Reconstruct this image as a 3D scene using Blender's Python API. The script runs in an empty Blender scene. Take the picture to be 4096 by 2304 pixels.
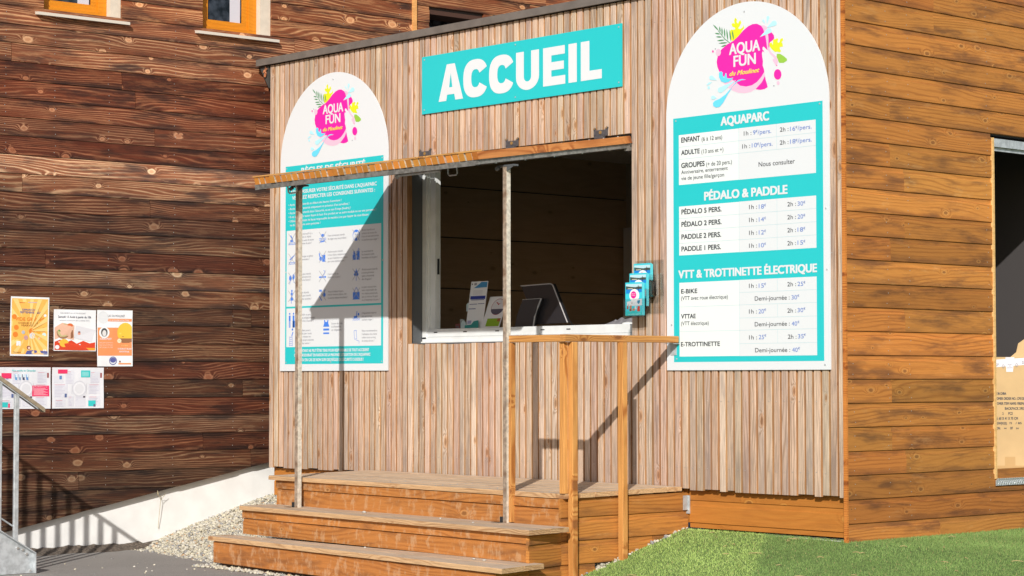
import bpy, bmesh, math, random
import numpy as np
from mathutils import Matrix, Vector
random.seed(7)
S = bpy.context.scene
COL = S.collection
R = math.radians
# ------------------------------------------------------------------ camera
cam = bpy.data.objects.new("camera", bpy.data.cameras.new("camera")); COL.objects.link(cam)
cam.location = (8.495, -10.467, 1.005)
YAW, PITCH, ROLL = R(-47.7814), R(2.3944), R(-0.0323)
_f = Vector((math.sin(YAW)*math.cos(PITCH), math.cos(YAW)*math.cos(PITCH), math.sin(PITCH)))
_r0 = Vector((math.cos(YAW), -math.sin(YAW), 0)); _u0 = _r0.cross(_f)
_r = math.cos(ROLL)*_r0 + math.sin(ROLL)*_u0; _u = -math.sin(ROLL)*_r0 + math.cos(ROLL)*_u0
cam.rotation_euler = Matrix((_r, _u, -_f)).transposed().to_euler()
cam.data.sensor_width = 36.0
cam.data.lens = 8676.6/4096*36.0
cam.data.clip_end = 500
S.camera = cam
# ------------------------------------------------------------------ sky, sun, exposure
SUN_EL, SUN_AZ = R(26.5), R(140)            # sun stands behind the camera, a little to its left
w = bpy.data.worlds.new("World"); S.world = w; w.use_nodes = True
sky = w.node_tree.nodes.new("ShaderNodeTexSky"); sky.sky_type = 'NISHITA'; sky.sun_disc = False
sky.sun_elevation = SUN_EL; sky.sun_rotation = SUN_AZ
bg = w.node_tree.nodes["Background"]; bg.inputs[1].default_value = 0.10
w.node_tree.links.new(sky.outputs[0], bg.inputs[0])
ld = bpy.data.lights.new("sun", 'SUN'); ld.energy = 4.6; ld.angle = R(0.5); ld.color = (1.0, 0.96, 0.90)
sun = bpy.data.objects.new("sun", ld); COL.objects.link(sun)
sd = Vector((-math.sin(SUN_AZ)*math.cos(SUN_EL), -math.cos(SUN_AZ)*math.cos(SUN_EL), -math.sin(SUN_EL)))
sun.rotation_euler = sd.to_track_quat('-Z', 'Y').to_euler(); sun.location = (6, -8, 8)
S.view_settings.view_transform = 'Standard'; S.view_settings.look = 'None'
S.view_settings.gamma = 1; S.view_settings.use_curve_mapping = False; S.view_settings.exposure = 0.06
# ------------------------------------------------------------------ helpers
WM = {}
def link(o, parent=None, M=None):
    COL.objects.link(o)
    M = M or Matrix.Identity(4)
    if parent is not None:
        o.parent = parent; o.matrix_basis = WM[parent.name].inverted() @ M
    else: o.matrix_basis = M
    WM[o.name] = M.copy()
    return o
def thing(name, loc, label, cat, group=None):
    o = bpy.data.objects.new(name, None); o.empty_display_size = .1
    o['label'] = label; o['category'] = cat
    if group: o['group'] = group
    return link(o, None, Matrix.Translation(Vector(loc)))
def tag(o, label, cat, group=None):
    o['label'] = label; o['category'] = cat
    if group: o['group'] = group
    return o
class MB:
    def __init__(s): s.v = []; s.f = []; s.m = []
    def add(s, vs, fs, m=0):
        n = len(s.v); s.v += [tuple(v) for v in vs]; s.f += [tuple(i+n for i in f) for f in fs]; s.m += [m]*len(fs); return s
    def box(s, a, b, m=0):
        x0,y0,z0 = a; x1,y1,z1 = b
        return s.add([(x0,y0,z0),(x1,y0,z0),(x1,y1,z0),(x0,y1,z0),(x0,y0,z1),(x1,y0,z1),(x1,y1,z1),(x0,y1,z1)],
              [(0,3,2,1),(4,5,6,7),(0,1,5,4),(1,2,6,5),(2,3,7,6),(3,0,4,7)], m)
    def bbox(s, a, b, w=.003, m=0):
        """box with chamfered edges along its longest axis"""
        a = list(a); b = list(b); d = [b[i]-a[i] for i in range(3)]; k = d.index(max(d)); i, j = [q for q in range(3) if q != k]
        ring = [(a[i]+w,a[j]),(b[i]-w,a[j]),(b[i],a[j]+w),(b[i],b[j]-w),(b[i]-w,b[j]),(a[i]+w,b[j]),(a[i],b[j]-w),(a[i],a[j]+w)]
        vs = []
        for t in (a[k], b[k]):
            for p, q in ring:
                v = [0,0,0]; v[k] = t; v[i] = p; v[j] = q; vs.append(v)
        fs = [(n, (n+1)%8, 8+(n+1)%8, 8+n) for n in range(8)] + [tuple(range(7,-1,-1)), tuple(range(8,16))]
        return s.add(vs, fs, m)
    def poly(s, pts, m=0): return s.add(pts, [tuple(range(len(pts)))], m)
    def prism(s, ring, d, m=0):
        n = len(ring); d = Vector(d); vs = [Vector(p) for p in ring]; vs += [v+d for v in vs]
        return s.add(vs, [tuple(range(n-1,-1,-1)), tuple(range(n,2*n))] + [(i,(i+1)%n,n+(i+1)%n,n+i) for i in range(n)], m)
    def tube(s, pts, r, n=8, m=0, cap=True):
        pts = [Vector(p) for p in pts]; rings = []
        for i, p in enumerate(pts):
            t = (pts[min(i+1,len(pts)-1)]-pts[max(i-1,0)]).normalized()
            a = Vector((0,0,1)) if abs(t.z) < .9 else Vector((1,0,0))
            u = t.cross(a).normalized(); v = t.cross(u); rr = r[i] if isinstance(r,(list,tuple)) else r
            rings.append([p+u*rr*math.cos(2*math.pi*k/n)+v*rr*math.sin(2*math.pi*k/n) for k in range(n)])
        vs = [q for g in rings for q in g]; fs = []
        for i in range(len(rings)-1):
            for k in range(n): fs.append((i*n+k, i*n+(k+1)%n, (i+1)*n+(k+1)%n, (i+1)*n+k))
        if cap: fs += [tuple(range(n-1,-1,-1)), tuple(range((len(rings)-1)*n, len(rings)*n))]
        return s.add(vs, fs, m)
    def mesh(s, name, smooth=False, norm=True):
        me = bpy.data.meshes.new(name); me.from_pydata(s.v, [], s.f)
        if max(s.m, default=0) > 0: me.polygons.foreach_set('material_index', s.m)
        if norm:
            bm = bmesh.new(); bm.from_mesh(me); bmesh.ops.recalc_face_normals(bm, faces=bm.faces); bm.to_mesh(me); bm.free()
        if smooth: me.polygons.foreach_set('use_smooth', [True]*len(me.polygons))
        me.update(); return me
    def build(s, name, mats, parent=None, smooth=False, norm=True, color=None):
        me = s.mesh(name, smooth, norm)
        # geometry is given in world metres; the origin goes to the piece's own base centre
        if len(s.v):
            co = np.array(s.v); lo = co.min(0); hi = co.max(0); c = Vector(((lo[0]+hi[0])/2, (lo[1]+hi[1])/2, lo[2]))
            me.transform(Matrix.Translation(-c))
        else: c = Vector()
        for mm in (mats if isinstance(mats,(list,tuple)) else [mats]): me.materials.append(mm)
        o = bpy.data.objects.new(name, me)
        if color: o.color = color
        return link(o, parent, Matrix.Translation(c))
def place(name, me, M, parent=None, color=None):
    o = bpy.data.objects.new(name, me)
    if color: o.color = color
    return link(o, parent, M)
def frame(loc, a, c):
    """basis: local X = a (along), local Z = c (across), local Y = inward"""
    a = Vector(a).normalized(); c = Vector(c).normalized(); y = c.cross(a)
    return Matrix(((a.x,y.x,c.x,loc[0]),(a.y,y.y,c.y,loc[1]),(a.z,y.z,c.z,loc[2]),(0,0,0,1)))
# ------------------------------------------------------------------ materials
def newmat(name):
    m = bpy.data.materials.new(name); m.use_nodes = True
    nt = m.node_tree; return m, nt, nt.nodes["Principled BSDF"]
def N(nt, t, **kw):
    n = nt.nodes.new(t)
    for k, v in kw.items():
        if k.startswith('i_'): n.inputs[int(k[2:]) if k[2:].isdigit() else k[2:]].default_value = v
        else: setattr(n, k, v)
    return n
def mth(nt, op, a, b=None, c=None, clamp=False):
    n = nt.nodes.new("ShaderNodeMath"); n.operation = op; n.use_clamp = clamp
    for i, q in enumerate((a, b, c)):
        if q is None: continue
        if isinstance(q, (int, float)): n.inputs[i].default_value = q
        else: nt.links.new(q, n.inputs[i])
    return n.outputs[0]
def mixc(nt, fac, a, b, typ='MIX'):
    n = nt.nodes.new("ShaderNodeMix"); n.data_type = 'RGBA'; n.blend_type = typ
    for i, q in ((0, fac), (6, a), (7, b)):
        if isinstance(q, (int, float)): n.inputs[i].default_value = q
        elif isinstance(q, tuple): n.inputs[i].default_value = (*q, 1) if len(q) == 3 else q
        else: nt.links.new(q, n.inputs[i])
    return n.outputs[2]
def sstep(nt, x, a, b):
    n = nt.nodes.new("ShaderNodeMapRange"); n.interpolation_type = 'SMOOTHSTEP'; n.clamp = True
    nt.links.new(x, n.inputs[0]); n.inputs[1].default_value = a; n.inputs[2].default_value = b
    return n.outputs[0]
def flat(name, col, rough=.5, noise=0.0, scale=20, bump=0.0, metal=0.0, dirt=None, spec=.5):
    m, nt, p = newmat(name)
    p.inputs['Base Color'].default_value = (*col, 1); p.inputs['Roughness'].default_value = rough; p.inputs['Metallic'].default_value = metal
    p.inputs['Specular IOR Level'].default_value = spec
    if noise or bump or dirt:
        tc = N(nt, "ShaderNodeTexCoord"); no = N(nt, "ShaderNodeTexNoise"); no.inputs['Scale'].default_value = scale; no.inputs['Detail'].default_value = 5
        nt.links.new(tc.outputs['Object'], no.inputs['Vector'])
        c = mixc(nt, sstep(nt, no.outputs[0], .3, .7), tuple(x*(1-noise) for x in col), tuple(min(1, x*(1+noise)) for x in col))
        if dirt:
            n2 = N(nt, "ShaderNodeTexNoise"); n2.inputs['Scale'].default_value = scale*.25; n2.inputs['Detail'].default_value = 8
            nt.links.new(tc.outputs['Object'], n2.inputs['Vector'])
            c = mixc(nt, sstep(nt, n2.outputs[0], dirt[1], dirt[1]+.15), c, dirt[0])
        nt.links.new(c, p.inputs['Base Color'])
        if bump:
            b = N(nt, "ShaderNodeBump"); b.inputs['Strength'].default_value = bump; b.inputs['Distance'].default_value = .01
            nt.links.new(no.outputs[0], b.inputs['Height']); nt.links.new(b.outputs[0], p.inputs['Normal'])
    return m
def wood(name, base, ring, knot, dark, A=6.0, freq=18.0, contrast=.6, sharp=2.0, kx=5.0, kz=8.0, kprob=.66, blotch=.5, rough=.7, grain=.25, bump=.25, wear=None, foot=None, edge=None, knotring=None, xs=1.3, zs=5.0, wv=(17, 12, 9)):
    m, nt, p = newmat(name); L = nt.links.new
    tc = N(nt, "ShaderNodeTexCoord"); oi = N(nt, "ShaderNodeObjectInfo")
    rnd = N(nt, "ShaderNodeVectorMath", operation='SCALE'); rnd.inputs[0].default_value = (37.1, 11.7, 23.3); L(oi.outputs['Random'], rnd.inputs['Scale'])
    add = N(nt, "ShaderNodeVectorMath", operation='ADD'); L(tc.outputs['Object'], add.inputs[0]); L(rnd.outputs[0], add.inputs[1])
    def vec(sx, sy, sz):
        v = N(nt, "ShaderNodeVectorMath", operation='MULTIPLY'); L(add.outputs[0], v.inputs[0]); v.inputs[1].default_value = (sx, sy, sz); return v.outputs[0]
    def noise(v, det=2, rough_=.5):
        n = N(nt, "ShaderNodeTexNoise"); n.inputs['Scale'].default_value = 1; n.inputs['Detail'].default_value = det; n.inputs['Roughness'].default_value = rough_
        L(v, n.inputs['Vector']); return n.outputs[0]
    W = noise(vec(xs, 4, zs), 1)
    wob = noise(vec(9, 9, 30), 1)
    vo = N(nt, "ShaderNodeTexVoronoi"); vo.voronoi_dimensions = '2D'; vo.inputs['Scale'].default_value = 1
    sv = N(nt, "ShaderNodeSeparateXYZ"); L(vec(kx, 1, kz), sv.inputs[0]); cv = N(nt, "ShaderNodeCombineXYZ"); L(sv.outputs[0], cv.inputs[0]); L(sv.outputs[2], cv.inputs[1]); L(cv.outputs[0], vo.inputs['Vector'])
    sc = N(nt, "ShaderNodeSeparateColor"); L(vo.outputs['Color'], sc.inputs[0])
    pres = mth(nt, 'GREATER_THAN', sc.outputs[0], kprob)
    ksz = mth(nt, 'MULTIPLY_ADD', sc.outputs[1], .85, .40)
    d = mth(nt, 'DIVIDE', mth(nt, 'ADD', vo.outputs['Distance'], mth(nt, 'MULTIPLY_ADD', noise(vec(40, 40, 70), 2), .07, -.035)), ksz)
    bmp = mth(nt, 'MULTIPLY', mth(nt, 'POWER', sstep(nt, d, .52, 0.0), 2.0), pres)
    sx = N(nt, "ShaderNodeSeparateXYZ"); L(add.outputs[0], sx.inputs[0])
    f = mth(nt, 'MULTIPLY_ADD', sx.outputs['Z'], freq, mth(nt, 'MULTIPLY', W, A))
    f = mth(nt, 'ADD', f, mth(nt, 'MULTIPLY', bmp, 3.2)); f = mth(nt, 'ADD', f, mth(nt, 'MULTIPLY', wob, .35))
    rg = mth(nt, 'MULTIPLY_ADD', mth(nt, 'SINE', mth(nt, 'MULTIPLY', f, 6.283)), .5, .5)
    rg = mth(nt, 'POWER', rg, sharp)
    amp = mth(nt, 'MULTIPLY', sstep(nt, noise(vec(1.1, 3, 9), 2), .30, .62), contrast)
    amp = mth(nt, 'ADD', amp, mth(nt, 'MULTIPLY', bmp, contrast*.7), clamp=True)
    c = mixc(nt, mth(nt, 'MULTIPLY', rg, amp), base, ring)
    gr = noise(vec(5, 60, 260), 3, .7)
    c = mixc(nt, 1.0, c, mixc(nt, sstep(nt, gr, .25, .75), tuple([1-grain]*3), tuple([1+grain*.6]*3)), 'MULTIPLY')
    bl = noise(vec(2.2, 5, 12), 4, .6)
    c = mixc(nt, mth(nt, 'MULTIPLY', sstep(nt, bl, .48, .72), blotch), c, dark)
    if edge:                                                   # stains that follow the board's lower and upper edge
        lo = N(nt, "ShaderNodeSeparateXYZ"); L(tc.outputs['Object'], lo.inputs[0])
        zz = mth(nt, 'ADD', lo.outputs['Z'], mth(nt, 'MULTIPLY_ADD', noise(vec(3, 3, 8), 3), .09, -.045))
        e1 = sstep(nt, zz, edge[1], edge[0]); e2 = sstep(nt, zz, edge[2], edge[3])
        e = mth(nt, 'MULTIPLY', mth(nt, 'MAXIMUM', mth(nt, 'MULTIPLY', e1, sstep(nt, noise(vec(1.7, 2, 3), 3), .36, .62)), mth(nt, 'MULTIPLY', e2, sstep(nt, noise(vec(1.3, 5, 4), 3), .44, .66))), edge[4])
        c = mixc(nt, e, c, dark)
    if foot:                                                   # splash dirt at the lower end of an upright slat
        lo = N(nt, "ShaderNodeSeparateXYZ"); L(tc.outputs['Object'], lo.inputs[0])
        fd = mth(nt, 'MULTIPLY', sstep(nt, mth(nt, 'ADD', lo.outputs['X'], mth(nt, 'MULTIPLY', noise(vec(4, 9, 30), 3), .25)), foot[0]+.15, .05), foot[1])
        c = mixc(nt, fd, c, foot[2])
    if wear:
        wn = noise(vec(*wv), 6, .7)
        c = mixc(nt, mth(nt, 'MULTIPLY', sstep(nt, wn, wear[1], wear[1]+.14), wear[2]), c, wear[0])
    kr = mth(nt, 'MULTIPLY', mth(nt, 'MULTIPLY', sstep(nt, d, .20, .13), pres), .62)
    c = mixc(nt, kr, c, knotring or ring)
    kc = mth(nt, 'MULTIPLY', mth(nt, 'MULTIPLY', sstep(nt, d, .125, .07), pres), .72)
    c = mixc(nt, kc, c, knot)
    c = mixc(nt, 1.0, c, oi.outputs['Color'], 'MULTIPLY')
    v = mth(nt, 'MULTIPLY_ADD', oi.outputs['Random'], .22, .89)
    hsv = N(nt, "ShaderNodeHueSaturation"); L(c, hsv.inputs['Color']); L(v, hsv.inputs['Value'])
    L(hsv.outputs[0], p.inputs['Base Color'])
    p.inputs['Roughness'].default_value = rough; p.inputs['Specular IOR Level'].default_value = .3
    b = N(nt, "ShaderNodeBump"); b.inputs['Strength'].default_value = bump; b.inputs['Distance'].default_value = .004
    L(mth(nt, 'ADD', mth(nt, 'MULTIPLY', gr, .6), mth(nt, 'MULTIPLY', rg, .5)), b.inputs['Height']); L(b.outputs[0], p.inputs['Normal'])
    return m
M_SLAT = wood('weathered_larch', (.56,.42,.322), (.30,.185,.115), (.19,.09,.04), (.26,.20,.17), A=6, freq=48, contrast=.75, sharp=2.5, kx=3.4, kz=9, kprob=.74, blotch=.75, grain=.42, knotring=(.48,.25,.12), xs=.9, zs=8, foot=(.28,.35,(.27,.20,.155)))
M_SLATSIDE = wood('slat_side_larch', (.36,.185,.080), (.25,.11,.04), (.25,.10,.03), (.30,.17,.10), A=3, freq=14, contrast=.5, kx=4.5, kz=9, kprob=.8, blotch=.5, grain=.3, xs=1.0, zs=3)
M_SIDE = wood('stained_spruce', (.47,.185,.040), (.27,.09,.018), (.15,.055,.016), (.15,.062,.024), A=8, freq=40, contrast=.65, sharp=3, kx=5.5, kz=11, kprob=.84, blotch=.85, grain=.16, edge=(.012,.05,.10,.135,.55), knotring=(.54,.25,.07), wear=((.52,.27,.10),.57,.4), xs=.9, zs=5, wv=(3, 4, 14))
M_SKIRT = wood('stained_skirt_spruce', (.44,.165,.028), (.33,.105,.015), (.16,.05,.012), (.26,.09,.02), A=5, freq=14, contrast=.45, sharp=2, kx=4, kz=8, kprob=.78, blotch=.4, grain=.12, knotring=(.55,.26,.06))
M_RISER = wood('scuffed_riser_larch', (.43,.168,.042), (.26,.085,.018), (.16,.06,.015), (.19,.075,.026), A=8, freq=30, contrast=.65, sharp=1.8, kx=4, kz=8, kprob=.78, blotch=.8, grain=.14, wear=((.50,.32,.18),.50,.50), xs=.9, zs=5, knotring=(.5,.25,.09))
M_DARK = wood('old_brown_cladding', (.135,.045,.020), (.47,.29,.165), (.30,.14,.07), (.020,.013,.012), A=9, freq=46, contrast=.75, sharp=3.5, kx=4.4, kz=7.5, kprob=.80, blotch=.80, grain=.5, edge=(.0,.05,.075,.13,.85), knotring=(.58,.37,.22), xs=.85, zs=5.5, wear=((.25,.135,.07),.52,.6), wv=(3, 5, 22))
M_DECK = wood('worn_deck_larch', (.60,.465,.34), (.48,.355,.245), (.34,.22,.14), (.43,.32,.225), A=3, freq=20, contrast=.35, kx=3, kz=8, kprob=.85, blotch=.4, grain=.3, wear=((.58,.43,.30),.52,.5))
M_NOSE = wood('worn_tread_larch', (.60,.38,.20), (.36,.18,.08), (.3,.15,.07), (.40,.23,.12), A=7, freq=45, contrast=.8, kx=3, kz=8, kprob=.8, blotch=.35, grain=.3, xs=2.2, zs=12)
M_POST = wood('new_douglas_post', (.60,.285,.080), (.36,.125,.025), (.20,.07,.02), (.40,.17,.045), A=7, freq=75, contrast=1.0, kx=3.5, kz=10, kprob=.7, blotch=.35, grain=.2, xs=1.2, zs=8, knotring=(.36,.13,.03))
M_END = wood('slat_end_grain', (.50,.20,.035), (.38,.13,.02), (.4,.14,.03), (.34,.12,.02), A=3, freq=120, contrast=.5, kprob=2, blotch=.5, grain=.15)
M_INT = wood('interior_spruce_panel', (.42,.28,.17), (.34,.22,.12), (.22,.14,.08), (.33,.21,.12), A=5, freq=10, contrast=.35, kx=4, kz=8, kprob=.86, blotch=.4, grain=.1)
M_WHITE = flat('white_sign_panel', (.665,.69,.715), .42)
M_TEAL = flat('turquoise_print', (.018,.50,.53), .35)
M_CELL = flat('pale_cell_print', (.72,.76,.76), .4)
M_LINE = flat('thin_blue_rule', (.42,.60,.64), .4)
M_BLK = flat('black_print', (.03,.035,.045), .5)
M_GRY = flat('grey_print', (.20,.20,.24), .5)
M_BLU = flat('blue_print', (.13,.22,.56), .5)
M_ICON = flat('strong_blue_print', (.05,.20,.72), .5)
M_MAG = flat('magenta_print', (.90,.018,.36), .35)
M_PALE = flat('pale_pink_print', (.80,.48,.62), .35)
M_YEL = flat('lime_yellow_print', (.68,.72,.02), .35)
M_GRN = flat('dark_green_print', (.09,.27,.12), .35)
M_GRN2 = flat('leaf_green_print', (.28,.52,.06), .35)
M_CY = flat('pale_cyan_print', (.42,.76,.85), .35)
M_CYB = flat('water_blue_print', (.13,.62,.84), .35)
M_SCR = flat('yellow_script_print', (.80,.68,.12), .35)
M_GALV = flat('galvanised_steel', (.50,.53,.55), .42, .18, 25, .05, metal=.35)
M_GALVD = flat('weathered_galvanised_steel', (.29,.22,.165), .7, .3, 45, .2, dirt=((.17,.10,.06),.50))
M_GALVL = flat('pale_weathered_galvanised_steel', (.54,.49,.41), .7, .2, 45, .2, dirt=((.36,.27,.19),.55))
M_STEEL = flat('grey_steel_angle', (.20,.19,.175), .55, .3, 30, .1, metal=.3)
M_TRIM = flat('grey_brown_roof_trim', (.145,.125,.11), .45, .12, 8)
M_BLACK = flat('black_plastic', (.02,.021,.024), .4)
M_DGREY = flat('dark_grey_metal', (.085,.09,.095), .5)
M_FRAME = flat('white_window_frame', (.70,.72,.72), .35, .05, 10)
M_SCREW = flat('zinc_screw', (.50,.49,.47), .35, metal=.6)
M_ORANGE = wood('orange_window_wood', (.68,.24,.012), (.55,.17,.008), (.4,.12,.01), (.50,.16,.01), A=4, freq=30, contrast=.5, kprob=2, blotch=.3, grain=.1, rough=.4)
M_RENDER = flat('beige_reveal', (.62,.53,.43), .8, .06, 14)
M_CONC = flat('painted_concrete', (.76,.75,.73), .85, .05, 6, .35, dirt=((.64,.59,.53),.62))
M_BOX = flat('brown_cardboard', (.52,.35,.17), .8, .06, 5)
M_TAPE = flat('printed_tape', (.66,.64,.68), .35)
def glassy(name, tint, fac, rough=.05):
    m, nt, p = newmat(name); nt.nodes.remove(p)
    t = N(nt, "ShaderNodeBsdfTransparent"); t.inputs[0].default_value = (*tint, 1)
    g = N(nt, "ShaderNodeBsdfGlossy"); g.inputs['Roughness'].default_value = rough
    mx = N(nt, "ShaderNodeMixShader"); mx.inputs[0].default_value = fac
    nt.links.new(t.outputs[0], mx.inputs[1]); nt.links.new(g.outputs[0], mx.inputs[2])
    nt.links.new(mx.outputs[0], nt.nodes["Material Output"].inputs[0]); return m
M_ACRYL = glassy('clear_acrylic', (.93,.945,.945), .07)
M_PANE = flat('glass_painted_reflection', (.022,.026,.034), .06, .9, 14, spec=.5)  # the noise paints tree-like reflections into the glass colour
M_CURT = flat('pale_curtain', (.55,.53,.58), .9)
# ------------------------------------------------------------------ lettering
_fc = bpy.data.curves.new('font_helper', 'FONT'); _fo = bpy.data.objects.new('font_helper', _fc)
_cache = {}
def glyphs(body, weight, res=3):
    k = (body, weight < 0, res)
    if k not in _cache:
        _fc.body = body; _fc.offset = 0; _fc.resolution_u = res; _fc.shear = .0 if weight >= 0 else .35
        COL.objects.link(_fo) if _fo.name not in COL.objects else None
        bpy.context.view_layer.update()
        me = bpy.data.meshes.new_from_object(_fo)
        v = np.zeros(len(me.vertices)*3); me.vertices.foreach_get('co', v); v = v.reshape(-1,3)[:, :2]
        f = [tuple(p.vertices) for p in me.polygons]; bpy.data.meshes.remove(me)
        _cache[k] = (v, f)
    return _cache[k]
def letter(mb, body, u0, u1, v0, cap, weight, mat, T, res=3):
    """writes body into mb: width u0..u1, baseline v0, capital height cap; T maps (u, v) to world"""
    v, f = glyphs(body, weight, res)
    x0, x1 = v[:,0].min(), v[:,0].max()
    wt = abs(weight) if abs(weight) < 1 else .03
    wt += .006
    e = wt*cap                                  # emboldening: slightly shifted, depth-staggered copies
    o0 = Vector(T(0, 0)); o1 = Vector(T(1, 0)); o2 = Vector(T(0, 1)); nrm = (o1-o0).cross(o2-o0).normalized()
    sh = [(-1,-.6),(1,-.6),(-1,.6),(1,.6)] if wt > .02 else [(-1,0),(1,0)]
    for k, (dx, dy) in enumerate(sh):
        co = [Vector(T(u0+e+(a-x0)/(x1-x0)*(u1-u0-2*e)+dx*e, v0+b*cap/.70+dy*e)) + nrm*(.00012*k) for a, b in v]
        mb.add(co, f, mat)
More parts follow.
